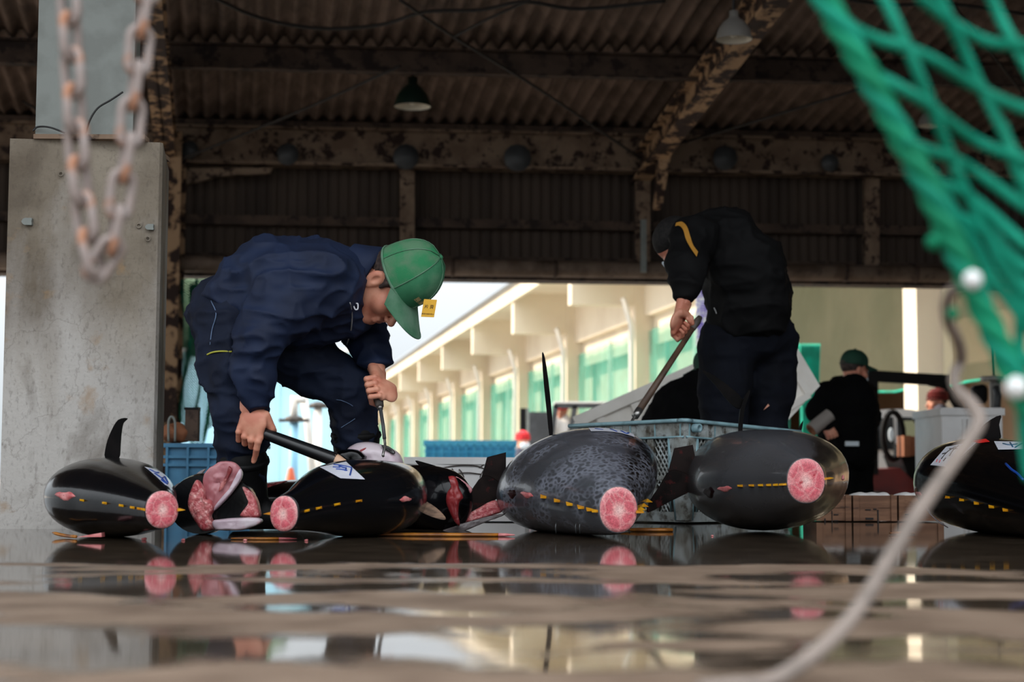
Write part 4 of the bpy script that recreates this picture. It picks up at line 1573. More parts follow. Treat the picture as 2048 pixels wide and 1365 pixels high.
pad([(640, 1090), (800, 1050), (1100, 1030), (1330, 1040), (1382, 1100), (1230, 1180), (1050, 1230), (860, 1225), (680, 1212)], 5.05, .06, .012, 'belly_white', t, 'belly_flap', org=O8, k=K8)
pad([(660, 960), (800, 820), (1000, 640), (1100, 600), (1180, 720), (1180, 850), (1120, 960), (1000, 1010), (700, 1070)], 5.2, .1, .0, 'tuna_black', t, 'belly_cavity', org=O8, k=K8)
pad([(30, 590), (180, 480), (350, 440), (420, 350), (540, 290), (430, 420), (250, 560), (120, 710)], 5.3, .02, .003, 'skin_silver', t, 'fin', org=O8, k=K8)

t = thing('tuna_carcass', 'low black tuna back showing behind the tail of the labelled tuna', 'tuna', P(560, 1040, 6.4))
body_loft([(500, 1005, 6.1, 14, 14), (530, 1004, 6.2, 60, 34), (575, 1000, 6.4, 80, 38), (620, 998, 6.6, 70, 36), (660, 1000, 6.8, 14, 14)], 'tuna_black', t)
pad([(505, 975), (540, 968), (575, 963), (550, 972), (520, 980)], 6.13, .012, .003, 'flesh_dark', t, 'skin_tear')

O9, K9 = (780, 900), 7.314
t = thing('tuna_carcass', 'headless black tuna with a red open cut, in front of the white box', 'tuna', P(860, 1060, 5.9))
body_loft([(740, 1010, 6.25, 16, 16), (775, 1006, 6.1, 60, 55), (830, 1004, 5.9, 80, 63), (876, 1004, 5.76, 64, 62), (900, 1005, 5.68, 44, 54), (912, 1006, 5.64, 8, 14)], 'tuna_black', t)
pad([(850, 392), (940, 388), (990, 470), (1010, 560), (1070, 700), (1012, 780), (1000, 960), (1022, 1105), (975, 1100), (900, 990), (820, 780), (830, 640), (880, 560), (920, 450)], 5.62, .05, .012, 'flesh_dark', t, 'cut_section', org=O9, k=K9)
pad([(950, 392), (1090, 470), (1205, 585), (1100, 700), (1050, 650), (1000, 540)], 5.68, .02, .004, 'flesh_pale', t, 'skin_flap', org=O9, k=K9)
pad([(990, 1000), (1150, 930), (1300, 850), (1540, 740), (1640, 880), (1600, 930), (1400, 990), (1180, 1050), (1020, 1070)], 5.7, .05, .012, 'flesh', t, 'collar_meat', org=O9, k=K9)
pad([(760, 1190), (960, 1120), (1060, 1080), (1400, 985), (1650, 940), (1640, 975), (1400, 1060), (1060, 1195)], 5.66, .05, .004, 'skin_silver', t, 'collar_skin', org=O9, k=K9)
fin([(830, 922), (850, 926), (882, 936), (912, 951), (886, 946), (850, 940)], 5.8, 'fin_black', t, 'dorsal_fin', .012)

t = thing('tuna_head_piece', 'pale pink tuna piece lifted by the hand hook behind the labelled tuna', 'tuna', P(750, 1060, 5.62))
O4, K4 = (500, 860), 3.657
pad([(700, 160), (760, 105), (860, 88), (960, 108), (1060, 150), (1112, 210), (1118, 290), (1100, 345), (1060, 500), (900, 560), (760, 500), (720, 300)], 5.66, .06, .05, 'belly_white', t, 'belly', org=O4, k=K4)
pad([(622, 172), (700, 142), (790, 146), (850, 190), (852, 214), (840, 420), (700, 460), (640, 300)], 5.6, .08, .03, 'tuna_black', t, 'back_skin', org=O4, k=K4)
pad([(960, 115), (1010, 120), (1060, 160), (1050, 178), (990, 150)], 5.615, .01, .004, 'tuna_grey', t, 'skin_patch', org=O4, k=K4)
pad([(800, 150), (850, 130), (830, 160), (815, 165)], 5.615, .012, .003, 'flesh_dark', t, 'cut_mark', org=O4, k=K4)
pad([(1020, 265), (1080, 255), (1108, 280), (1098, 318), (1050, 300)], 5.615, .012, .004, 'flesh', t, 'cut_mark', org=O4, k=K4)

# --- scraps and trimmed tail strips on the wet floor
def strip(label, a, b, d, r, m='fin_orange', name='tail_strip', tip=True):
    p, q = P(a[0], a[1], d), P(b[0], b[1], d)
    p.z = q.z = r * .45
    t = thing(name, label, 'fish scrap', (p + q) / 2)
    pts = [p.lerp(q, i / 6) + V(0, .006 * sin(i * 1.3), 0) for i in range(7)]
    MB().tube(pts, [r * .4, r * .8, r, r, r, r, r * .9], 8, True, .5).build('blade', m, t, True)
    if tip:
        e = (q - p).normalized()
        MB().tube([q - e * .005, q + e * .02, q + e * .045], [r * .8, r * .7, r * .25], 8, True, .6).build('cut_end', 'pink_cut', t, True)
    return t
strip('long orange-brown fin strip lying below the headless tuna', (732, 1068), (1000, 1066), 5.1, .012)
strip('orange-brown fin strip lying below the tail of the labelled tuna', (462, 1072), (562, 1074), 4.78, .008)
strip('yellow tipped fin strip lying by the foot of the plastic crate', (1240, 1066), (1345, 1066), 5.6, .014, tip=False)
strip('brown fin strip lying below the tuna at the right edge', (1780, 1070), (1828, 1068), 5.4, .012, tip=False)
def scrap(label, px, py, d, r, ax=(1, .8, .5), group=None):
    p = P(px, py, d); p.z = r * ax[2] * .9
    s = Solid(.004)
    s.el(p, (r * ax[0], r * ax[1], r * ax[2])).el(p + V(r * .5, 0, r * .1), (r * .5, r * .5, r * .4))
    v, f = s.mesh(r / 7)
    v = v + vnormals(v, f) * (r * .12 * vnoise(v * 3 / r, 3))[:, None]
    tag(np_obj('fish_scrap', v, f, 'pink_cut'), label, 'fish scrap', group)
t = thing('fish_scrap', 'flat pink wedge of tuna flesh on the floor by the pillar tuna', 'fish scrap', P(180, 1074, 4.8))
MB().prism([P(152, 1075, 4.66), P(180, 1070, 4.66), P(203, 1066, 4.66), P(204, 1075, 4.66)], V(0, .04, 0), .04).build('flesh', 'pink_cut', t)
for px, py, d, r, lb in ((288, 1070, 4.72, .007, 'pink crumb of flesh on the floor below the tail of the pillar tuna'), (366, 1074, 4.7, .005, 'pink crumb of flesh on the floor left of the split carcass'),
                         (490, 1076, 4.7, .005, 'pink crumb of flesh on the floor in front of the split carcass'), (612, 1076, 4.7, .005, 'pink crumb of flesh on the floor below the labelled black tuna'),
                         (1424, 1072, 5.2, .004, 'tiny pink crumb on the floor in front of the plain grey tuna')):
    scrap(lb, px, py, d, r, group='pink crumbs on the floor')
tag(pad([(1282, 956), (1292, 954), (1295, 960), (1288, 967), (1282, 962)], 6.44, .008, .004, 'pink_cut', None, 'fish_scrap'), 'pink shred of flesh stuck to the side of the plastic crate', 'fish scrap')
# ------------------------------------------------------------------ people
def merge(parts):
    vs, fs, n = [], [], 0
    for v, f in parts:
        vs.append(v); fs.append(f + n); n += len(v)
    return np.concatenate(vs), np.concatenate(fs)

def frame(f, u, roll=0.0, yaw=0.0):
    """f face direction, u crown direction -> orthonormal (f, l, u); l points to the person's left"""
    u = Vector(u).normalized()
    f = Vector(f)
    f = (f - u * f.dot(u)).normalized()
    l = u.cross(f).normalized()
    if yaw:
        f, l = f * cos(yaw) + l * sin(yaw), l * cos(yaw) - f * sin(yaw)
    if roll:
        u, l = u * cos(roll) + l * sin(roll), l * cos(roll) - u * sin(roll)
    return f, l, u

def head_solid(o, fr, s=1.0, neck=None, neck_r=.058):
    f, l, u = fr
    def L(a, b, c): return o + (f * a + l * b + u * c) * s
    ax = (f, l, u)
    S_ = Solid(.012 * s)
    S_.el(L(-.012, 0, .045), (.098 * s, .078 * s, .09 * s), ax)
    S_.el(L(.036, 0, -.028), (.06 * s, .06 * s, .082 * s), ax, k=.03 * s)
    for q in (-1, 1):
        S_.rc(L(-.005, q * .052, -.05), L(.066, q * .02, -.104), .024 * s, .019 * s, .025 * s)
        S_.el(L(.06, q * .044, -.028), (.03 * s, .024 * s, .03 * s), ax, k=.02 * s)
    S_.rc(L(.07, -.012, -.104), L(.07, .012, -.104), .02 * s, .02 * s)
    S_.rc(L(.086, -.036, .018), L(.086, .036, .018), .012 * s, .012 * s)
    for q in (-1, 1):
        S_.el(L(.104, q * .031, -.004), (.014 * s, .019 * s, .011 * s), ax, k=.01 * s, op='s')
        S_.el(L(.083, q * .031, -.004), (.013 * s, .014 * s, .012 * s), ax, k=.003 * s)
    S_.rc(L(.093, 0, .004), L(.118, 0, -.038), .009 * s, .0125 * s, .01 * s)
    for q in (-1, 1):
        S_.el(L(.106, q * .013, -.043), (.011 * s, .008 * s, .008 * s), ax, k=.006 * s)
    S_.rc(L(.094, -.018, -.067), L(.094, .018, -.067), .007 * s, .007 * s, .008 * s)
    S_.rc(L(.091, -.016, -.08), L(.091, .016, -.08), .008 * s, .008 * s, .008 * s)
    S_.rc(L(.102, -.024, -.0735), L(.102, .024, -.0735), .003 * s, .003 * s, .004 * s, op='s')
    for q in (-1, 1):
        S_.el(L(-.012, q * .078, -.006), (.024 * s, .011 * s, .034 * s), (f * .95 - l * q * .3, l * .95 + f * q * .3, u), k=.006 * s)
        S_.el(L(-.004, q * .088, -.003), (.011 * s, .009 * s, .018 * s), ax, k=.004 * s, op='s')
        S_.el(L(-.006, q * .076, -.034), (.011 * s, .009 * s, .012 * s), ax, k=.006 * s)
    if neck is not None:
        S_.rc(L(-.02, 0, -.03), neck, .056 * s, neck_r, .03 * s)
    return S_, L

def cap_parts(parent, L, s, mf, mm, mb_, base=.047, H=.152, A=.109, B=.092, tiltf=0.0, brim=.092, detail=True):
    """six-panel cap: foam front panels, mesh back, stitched brim; returns dome(theta,h)"""
    def dome(th, t, lift=0.0):
        # t 0 rim .. 1 button
        r = (max(0.0, 1 - t ** 2.5)) ** .5
        front = max(0.0, cos(th))
        r2 = r + .05 * front * sin(pi * t)
        h = base + H * t + tiltf * cos(th) * (1 - t)
        return L((A * r2 + lift) * cos(th) - .006, (B * r2 + lift) * sin(th), h + lift * t)
    def panel(t0, t1, m, name):
        rows = []
        for j in range(13):
            t = j / 12
            rows.append([dome(t0 + (t1 - t0) * i / 14, t) for i in range(15)])
        b = MB().grid(rows)
        rows = []
        for j in range(13):
            t = j / 12
            rows.append([dome(t0 + (t1 - t0) * i / 14, t * .985, -.004) for i in range(14, -1, -1)])
        b.grid(rows)
        return b.build(name, m, parent, True)
    seams = [radians(a) for a in (62, 118, 180, 242, 298)]
    panel(radians(-62), 0, mf, 'front_panel'); panel(0, radians(62), mf, 'front_panel')
    for a, b_ in ((62, 118), (118, 180), (180, 242), (242, 298)):
        panel(radians(a), radians(b_), mm, 'mesh_panel')
    if detail:
        for a in seams + [0.0]:
            MB().tube([dome(a, t / 14, .0012) for t in range(15)], .0016 * s, 6).build('seam', mb_, parent, True)
    MB().lathe([(.001, .006 * s), (.006 * s, .005 * s), (.008 * s, 0)], dome(0, 1), (L(0, 0, 1) - L(0, 0, 0)), 10).build('button', mf, parent, True)
    MB().tube([dome(2 * pi * k / 40, .0, .002) for k in range(41)], .005 * s, 6, False, .5).build('sweatband', mb_, parent, True)
    rows_t, rows_b = [], []
    for j in range(9):
        t = j / 8
        rt, rb = [], []
        for i in range(19):
            q = -1 + 2 * i / 18
            th = radians(68) * q
            reach = brim * (1 - .55 * abs(q) ** 2.6)
            x = A * cos(th) - .006 + t * reach
            y = B * sin(th) * (1 + .06 * t * (1 - abs(q)))
            z = base - .028 * q * q * t - .012 * t + .004 * (1 - t)
            rt.append(L(x, y, z + .002)); rb.append(L(x, y, z - .002))
        rows_t.append(rt); rows_b.append(list(reversed(rb)))
    b = MB().grid(rows_t).grid(rows_b)
    b.build('brim', mb_, parent, True)
    MB().tube([a_.lerp(b_, .5) for a_, b_ in zip(rows_t[-1], reversed(rows_b[-1]))], .003 * s, 6).build('brim_edge', mb_, parent, True)
    return dome

def fist(C, A, B, N, rod_r=.012, s=1.0, wrist=None, point=False, tight=1.0):
    """hand closed round a rod through C along A (little finger -> thumb side); B wrist->knuckles, N back of the hand"""
    A, B, N = Vector(A).normalized(), Vector(B), Vector(N)
    B = (B - A * B.dot(A)).normalized()
    N = (N - A * N.dot(A) - B * N.dot(B)).normalized()
    S_ = Solid(.006 * s)
    rf = .0086 * s
    rg = rod_r + rf
    def ring(off, ang, r):
        return C + A * off * s + (N * cos(radians(ang)) + B * sin(radians(ang))) * r
    offs = (-.0335, -.0115, .0110, .0335)
    lens = (.86, .98, 1.04, 1.0)
    w = Vector(wrist) if wrist is not None else C - B * .085 * s + N * .02 * s
    # palm first, so that the fingers stay separate ridges on it
    kn = []
    wd = (C + B * .03 * s - w).normalized()
    wa = (A - wd * A.dot(wd)).normalized()
    for i, o in enumerate(offs):
        drop = (.010, .003, 0, .003)[i]
        k0 = ring(o, 20, rg + .006 * s) + B * (.016 - drop) * s
        kn.append(k0)
        S_.rc(w + wa * offs[i] * .5 * s, k0 - B * .012 * s - N * .003 * s, .0165 * s, .0105 * s, .012 * s)
    S_.el(C - B * .026 * s + N * (rod_r + .011 * s), (.041 * s, .034 * s, .0135 * s), (A, B, N), k=.012 * s)
    # fingers
    for i, o in enumerate(offs):
        q = lens[i]
        k0 = kn[i]
        k1 = ring(o * 1.0, 78, rg * 1.05 + .019 * s * q)
        k2 = ring(o * .96, 140, rg * 1.12)
        k3 = ring(o * .93, 195, rg * 1.02)
        k4 = ring(o * .9, 235, rg * 1.0)
        if point and i == 3:
            k1 = k0 + B * .022 * s - N * .006 * s
            k2 = k1 + B * .018 * s - N * .012 * s - A * .002
            k3 = k2 + B * .016 * s - N * .008 * s - A * .003
            k4 = k3 + B * .006 * s
        S_.el(k0, (rf * 1.22 * q, rf * 1.25 * q, rf * 1.15 * q), (A, B, N), k=.005 * s)
        S_.chain([k0, k1], [rf * 1.08 * q, rf * 1.1 * q], .0018 * s)
        S_.chain([k1, k2, k3, k4], [rf * 1.1 * q, rf * .98 * q, rf * .92 * q, rf * .8 * q], .0018 * s)
    # thumb from the side of the palm, closing over the fingers
    t0 = C - B * .05 * s + A * .022 * s + N * .012 * s
    t1 = C - B * .022 * s + A * .047 * s - N * .002 * s
    t2 = ring(.047, 225, rg * 1.15) + B * .006 * s
    t3 = ring(.034, 170, rg * 1.35)
    S_.chain([t0, t1], [.0165 * s, .0125 * s], .01 * s)
    S_.chain([t1, t2, t3], [.0122 * s, .0104 * s, .0082 * s], .003 * s)
    return S_, w

def cloth(name, S_, h, m, parent, amp, layers, seed=1, it=1):
    v, f = S_.mesh(h)
    v = relax(v, f, it)
    v = wrinkle(v, f, amp, layers, seed)
    return np_obj(name, v, f, m, parent)

def on_mesh(o, px, py, lift=.003):
    """where the pixel's line of sight meets object o"""
    org = Vector((0, 0, CAMH))
    r = (P(px, py, 5) - org).normalized()
    ok, loc, nor, _ = o.ray_cast(org, r)
    return loc - r * lift if ok else None
def trace(o, pts, r, m, name, parent, lift=.003, flat=1.0, sm=4):
    p = [on_mesh(o, x, y, lift) for x, y in pts]
    p = [q for q in p if q is not None]
    if len(p) < 2: return None
    return MB().tube(catmull(p, sm), r, 6, True, flat).build(name, m, parent, True)

# ---- 1. man in navy bending over the tuna
man = thing('person', 'man in navy work clothes and green cap bending over the tunas with pole and hook', 'person', V(P(560, 1000, 5.65).x, 5.65, 0))
u0 = V(.915, 0, .40); f0 = V(.40, 0, -.915)
HF = frame(f0, u0)
f_, l_, u_ = HF
# l_ must point away from the camera for a man facing right (his left side is the far one)
sg = 1 if l_.y > 0 else -1
al_, be_ = radians(20), radians(10)
u2 = u_ * cos(al_) - V(0, 1, 0) * sin(al_)
l2 = V(0, 1, 0) * cos(al_) + u_ * sin(al_)
f2 = f_ * cos(be_) - l2 * sin(be_)
l3 = l2 * cos(be_) + f_ * sin(be_)
HF = (f2.normalized(), l3.normalized(), u2.normalized())
HS = 1.06
HO = P(757, 563, 5.50) + l3 * .08
neck_b = P(694, 548, 5.62)
hs, HL = head_solid(HO, HF, HS, neck_b, .066)
hv = hs.mesh(.0034)
hv = (relax(hv[0], hv[1], 1), hv[1])
# right hand on the pole, left hand on the hook
pole_a, pole_b = P(470, 846, 5.44), P(672, 921, 5.36)
pdir = (pole_b - pole_a).normalized()
C1 = P(509, 861, 5.435)
h1, w1 = fist(C1, pdir, V(.1, 0, -1), V(-.1, -1, .1), .019, 1.12, wrist=P(508, 826, 5.42), point=True)
hook_a, hook_b = P(752, 770, 5.60), P(761, 818, 5.545)
hdir = (hook_b - hook_a).normalized()
C2 = P(754, 786, 5.58)
h2, w2 = fist(C2, -hdir, V(-.55, -.8, -.2), V(.75, -.6, .1), .0125, 1.1, wrist=P(754, 742, 5.66))
hv1, hv2 = h1.mesh(.0022), h2.mesh(.0022)
# the covered body: trunk, arms, legs
tb = Solid(.05)
J = dict(pel=P(470, 640, 5.62), chest=P(640, 565, 5.62), sr=P(640, 560, 5.46), sl=P(668, 580, 5.80), er=P(525, 676, 5.40), el=P(742, 690, 5.78),
         hr=P(462, 660, 5.53), hl=P(520, 665, 5.72), kr=P(478, 822, 5.48), kl=P(702, 782, 5.76), ar=P(486, 1010, 5.58), al=P(714, 1000, 5.80))
tb.rc(J['pel'], J['chest'], .12, .13).rc(J['chest'], neck_b, .11, .06)
tb.chain([J['sr'], J['er'], w1], [.055, .045, .03]).chain([J['sl'], J['el'], w2], [.055, .045, .03])
tb.chain([J['hr'], J['kr'], J['ar']], [.08, .055, .04]).chain([J['hl'], J['kl'], J['al']], [.08, .055, .04])
tv = tb.mesh(.014)
v, f = merge([hv, hv1, hv2, tv])
np_obj('body', v, f, 'skin', man)
# hair below the cap
hr = Solid(.01)
hr.el(HL(-.016, 0, .046), (.1 * HS, .081 * HS, .088 * HS), HF)
hr.el(HL(-.066, 0, .0), (.036 * HS, .056 * HS, .05 * HS), HF, k=.02)
hr.el(HL(.036, 0, -.05), (.085 * HS, .09 * HS, .105 * HS), HF, op='s', k=.01)
hr.rc(HL(.02, -.074, .03), HL(.018, -.074, .0), .012, .007, .008).rc(HL(.02, .074, .03), HL(.018, .074, .0), .012, .007, .008)
v, f = hr.mesh(.004)
np_obj('hair', v + vnormals(v, f) * (.0012 * vnoise(v * 260, 4))[:, None], f, 'hair', man)
for q in (-1, 1):   # eyebrows
    MB().tube(catmull([HL(.094, q * .014, .022), HL(.097, q * .03, .027), HL(.086, q * .048, .02)], 4), [.002, .004, .004, .004, .004, .004, .003, .003, .002], 6).build('eyebrow', 'hair', man, True)
cap = bpy.data.objects.new('cap', None); COL.objects.link(cap); cap.parent = man
cap.matrix_parent_inverse = man.matrix_world.inverted()
bpy.context.view_layer.update()
dm = cap_parts(cap, HL, HS, 'cap_green', 'cap_mesh', 'cap_brim', base=.04, H=.155, A=.108, B=.094, brim=.098)
# gold lettering and yellow name tag on the cap front (right side of the front panel faces us)
def dome_frame(th, t):
    p = dm(th, t, .003)
    r = (dm(th + .05, t, .003) - dm(th - .05, t, .003)).normalized()
    up = (dm(th, t + .03, .003) - dm(th, t - .03, .003)).normalized()
    return p, r, up
for th, ch_ in ((-.40, '勝'), (-.20, '浦')):
    p, r, up = dome_frame(th, .30)
    text_mesh(ch_, .022, p, r, up, 'lettering', 'gold_thread', cap, .002)
tg = [P(848, 598.5, 5.40), P(874, 600, 5.385), P(868, 635, 5.385), P(842, 634, 5.40)]
tn = (tg[1] - tg[0]).cross(tg[3] - tg[0]).normalized()
nt_ = MB().prism(tg, V(0, .0025, 0)).build('name_tag', 'tag_yellow', cap)
tr_, tu_ = (tg[1] - tg[0]).normalized(), (tg[0] - tg[3]).normalized()
tc_ = sum(tg, V(0, 0, 0)) / 4
text_mesh('片 貝', .0145, tc_ + tu_ * .004, tr_, tu_, 'lettering', 'ink_dark', nt_, .0015)
text_mesh('勝浦市漁業仲買人', .0054, tc_ - tu_ * .0195, tr_, tu_, 'lettering', 'ink_dark', nt_, .0015)

# jacket
jk = Solid(.04)
for dd in (-.085, .085):
    o = V(0, dd, 0)
    jk.rc(P(486, 592, 5.62) + o, P(560, 575, 5.62) + o, .118, .162)
    jk.rc(P(560, 575, 5.62) + o, P(662, 575, 5.62) + o, .165, .135)
jk.rc(P(640, 565, 5.62), P(662, 562, 5.60), .135, .098, .05)
jk.rc(P(600, 640, 5.62), P(690, 622, 5.62), .10, .085, .05)
jk.chain([J['sr'] + V(0, .0, 0), P(572, 610, 5.42), P(524, 676, 5.395)], [.115, .098, .085], .05)
jk.chain([P(524, 676, 5.395), P(508, 750, 5.40), P(508, 780, 5.415)], [.085, .07, .06], .03)
jk.rc(P(508, 780, 5.415), P(508, 800, 5.418), .060, .050, .012)
jk.chain([J['sl'], P(722, 640, 5.80), P(738, 682, 5.78), P(750, 712, 5.73)], [.11, .085, .072, .058], .04)
jk.rc(P(750, 712, 5.73), P(753, 724, 5.70), .056, .05, .012)
jo = cloth('jacket', jk, .0075, 'navy_jacket', man, .0125, [(1.0, 7, 9, 15), (.5, 16, 15, 26), (.8, 4, 6, 7)], 3)
# trousers
tr1 = Solid(.035)
tr1.el(P(455, 640, 5.62), (.135, .17, .145), k=.05)
tr1.chain([J['hr'], P(468, 735, 5.50), J['kr'], P(482, 880, 5.52), P(488, 942, 5.555)], [.125, .108, .082, .082, .075], .03)
tr1.chain([J['hl'], P(620, 722, 5.75), J['kl'], P(708, 835, 5.78), P(712, 884, 5.79)], [.125, .108, .092, .082, .078], .03)
to_ = cloth('trousers', tr1, .0078, 'navy_trouser', man, .010, [(.8, 8, 8, 12), (.6, 20, 15, 30), (.8, 5, 5, 5)], 11)
for a, b_, c_ in ((P(486, 925, 5.545), P(490, 1030, 5.6), 1), (P(712, 872, 5.79), P(716, 1020, 5.82), 1)):
    bt = Solid(.03)
    g = V(b_.x, b_.y, .05)
    bt.chain([a, a.lerp(g, .6), g], [.083, .07, .055])
    bt.rc(g, V(g.x + .16, g.y - .02, .045), .052, .045)
    bt.cut((0, 0, .004), (0, 0, -1))
    v, f = bt.mesh(.009)
    v[:, 2] = np.maximum(v[:, 2], .004)
    np_obj('boot', v, f, 'black_boot', man)
    MB().lathe([(.084, -.01), (.089, 0), (.086, .012), (.078, .012)], a, (a - g).normalized(), 20).build('boot_cuff', 'black_boot', man, True)
# collar: a standing band round the neck
def collar_ring(cx, cy, ax_, ay_, dep, k=28):
    c0 = P(cx, cy, 5.60)
    a_ = P(cx + ax_, cy + ay_, 5.60) - c0
    return [c0 + a_ * cos(2 * pi * i / k) + V(0, dep, 0) * sin(2 * pi * i / k) for i in range(k)]
MB().grid([collar_ring(672, 560, 40, -72, .135), collar_ring(700, 558, 40, -66, .115), collar_ring(722, 556, 40, -62, .1), collar_ring(738, 554, 37, -58, .092),
           collar_ring(741, 554, 34, -54, .086), collar_ring(735, 555, 32, -52, .083), collar_ring(700, 558, 30, -50, .083)], True).build('collar', 'navy_jacket', man, True)
bpy.context.view_layer.update()
trace(jo, [(694, 690), (702, 660), (704, 630), (700, 606)], .0022, 'zip_grey', 'zip', man)
trace(jo, [(607, 706), (616, 698), (622, 688)], .0018, 'zip_grey', 'zip', man)
trace(to_, [(414, 710), (426, 705), (444, 703), (464, 704)], .003, 'zip_yellow', 'pocket_zip', man)
trace(to_, [(672, 800), (684, 802), (698, 808), (706, 813)], .0013, 'stitch', 'seam', man)
trace(to_, [(682, 856), (698, 846), (710, 838)], .0013, 'stitch', 'seam', man)
trace(to_, [(422, 602), (432, 628), (424, 660), (420, 690)], .0015, 'stitch', 'seam', man)
q = P(707, 612, 5.47)
MB().tube(catmull([q, q + V(.006, 0, -.012), q + V(.014, 0, -.01), q + V(.014, 0, .006), q + V(.008, 0, .008)], 5), .0026, 6).build('cord_loop', 'white_cord', man, True)
p = on_mesh(jo, 685, 697)
if p: MB().lathe([(.001, .004), (.005, .003), (.006, 0)], p, V(0, -1, 0), 8).build('snap_button', 'white_cord', man, True)

# pole and hook in his hands
pg = thing('cutting_pole', 'thick black pole gripped by the man in navy, pointing at the labelled tuna', 'tool', pole_a)
MB().tube([pole_a, pole_a.lerp(pole_b, .3), pole_a.lerp(pole_b, .96), pole_b], [.017, .0185, .023, .021], 18).build('shaft', 'pole_black', pg, auto=40)
MB().lathe([(.012, -.006), (.019, -.004), (.02, .012)], pole_a, pdir, 16).build('end_cap', 'grip_grey', pg, True)
MB().tube([pole_b - pdir * .004, pole_b + pdir * .012, pole_b + pdir * .05], [.0215, .018, .006], 14).build('blade_socket', 'blade_tip', pg, True)
hk = thing('hand_hook', 'short steel hand hook stuck in the pale tuna piece', 'hook', hook_b)
MB().tube([P(753, 780, 5.585), P(757, 800, 5.565), P(760, 814, 5.55)], [.0145, .0165, .013], 12).build('grip', 'grip_grey', hk, True)
MB().tube([P(760, 812, 5.55), P(761, 820, 5.545)], [.011, .0085], 10).build('ferrule', 'steel', hk, True)
MB().tube([P(761, 818, 5.545), P(766, 850, 5.51), P(769, 878, 5.485)], .0062, 10).build('shaft', 'dark_grey_metal', hk, True)
MB().tube(catmull([P(769, 877, 5.485), P(770, 892, 5.47), P(767, 905, 5.455), P(766, 912, 5.45), P(769, 913, 5.46)], 4), [.0045] * 14 + [.002, .002, .001], 8).build('hook_tip', 'steel', hk, True)

# ---- 2. man in black jacket at the crate
m2 = thing('person', 'man in black jacket with gold stripe leaning over the plastic crate', 'person', V(P(1500, 1000, 7.7).x, 7.75, 0))
Dm = 7.7
hv_f = frame(V(-.55, .1, -.83), V(-.83, .1, .50))
HO2 = P(1362, 492, 7.66)
s2, L2 = head_solid(HO2, hv_f, 1.05, P(1400, 470, 7.68), .062)
a2 = s2.mesh(.005)
wr2 = P(1368, 606, 7.28)
C2h = P(1364, 655, 7.22)
t_a, t_b = P(1394, 644, 7.26), P(1270, 834, 6.93)
tdir = (t_b - t_a).normalized()
fs2, _ = fist(C2h, -tdir * 1.0, V(-.35, -.2, -.9), V(-.75, -.6, .35), .0125, 1.18, wrist=wr2)
hand2 = fs2.mesh(.003)
b2 = Solid(.05)
b2.rc(P(1508, 660, 7.74), P(1446, 490, 7.72), .10, .10).rc(P(1446, 490, 7.72), P(1420, 480, 7.7), .1, .09).rc(P(1420, 480, 7.7), P(1400, 470, 7.68), .1, .06)
b2.chain([P(1380, 470, 7.5), P(1372, 540, 7.35), wr2], [.06, .045, .03])
b2.chain([P(1452, 690, 7.68), P(1446, 850, 7.68), P(1446, 1010, 7.72)], [.08, .06, .04]).chain([P(1542, 690, 7.8), P(1535, 850, 7.8), P(1535, 1010, 7.82)], [.08, .06, .04])
v, f = merge([(relax(a2[0], a2[1], 1), a2[1]), hand2, b2.mesh(.016)])
np_obj('body', v, f, 'skin', m2)
h2_ = Solid(.01)
h2_.el(L2(-.014, 0, .048), (.104, .085, .094), hv_f)
h2_.el(L2(-.07, 0, .0), (.036, .06, .055), hv_f, k=.02)
h2_.el(L2(.05, 0, -.04), (.085, .1, .088), hv_f, op='s', k=.01)
v, f = h2_.mesh(.005)
np_obj('hair', v, f, 'hair_black', m2)
mk = Solid(.01)
mk.el(L2(.075, 0, -.06), (.05, .062, .05), hv_f).el(L2(.05, 0, -.055), (.052, .06, .06), hv_f, op='s', k=.004)
v, f = mk.mesh(.005)
np_obj('face_mask', v, f, 'mask_white', m2)
fin([(1324, 524), (1350, 523), (1348, 536), (1343, 550), (1332, 538)], 7.5, 'mask_white', m2, 'mask_flap', .01)
j2 = Solid(.05)
for dd in (-.07, .09):
    o = V(0, dd, 0)
    j2.chain([P(1505, 622, 7.72) + o, P(1486, 545, 7.72) + o, P(1448, 486, 7.7) + o], [.165, .178, .15])
j2.rc(P(1448, 486, 7.7), P(1412, 470, 7.66), .15, .105)
j2.rc(P(1456, 520, 7.66), P(1468, 640, 7.66), .10, .11)
j2.rc(P(1482, 590, 7.70), P(1452, 684, 7.70), .145, .08)
j2.rc(P(1500, 540, 7.74), P(1535, 590, 7.76), .15, .115)
j2.chain([P(1388, 474, 7.5), P(1374, 530, 7.36), P(1370, 572, 7.30)], [.108, .082, .066], .04)
j2.rc(P(1369, 572, 7.3), P(1368, 586, 7.285), .064, .05, .012)
jo2 = cloth('jacket', j2, .011, 'black_jacket', m2, .012, [(1.0, 6, 8, 10), (.5, 16, 14, 18), (.6, 4, 5, 5)], 23, 2)
p2 = Solid(.04)
p2.el(P(1500, 655, 7.74), (.19, .18, .19), k=.06)
p2.chain([P(1455, 680, 7.70), P(1449, 770, 7.68), P(1447, 870, 7.68), P(1448, 960, 7.70)], [.135, .12, .1, .092])
p2.chain([P(1543, 680, 7.80), P(1541, 770, 7.80), P(1533, 870, 7.80), P(1530, 960, 7.82)], [.125, .112, .096, .092])
po2 = cloth('trousers', p2, .011, 'dark_trouser', m2, .007, [(.8, 7, 7, 9), (.6, 18, 15, 24)], 31)
for g in (P(1448, 1000, 7.70), P(1530, 1000, 7.82)):
    bt = Solid(.03)
    bt.chain([V(g.x, g.y, .3), V(g.x, g.y, .05)], [.085, .06]).rc(V(g.x, g.y, .05), V(g.x - .15, g.y, .045), .055, .046)
    v, f = bt.mesh(.012)
    v[:, 2] = np.maximum(v[:, 2], .004)
    np_obj('boot', v, f, 'black_boot', m2)
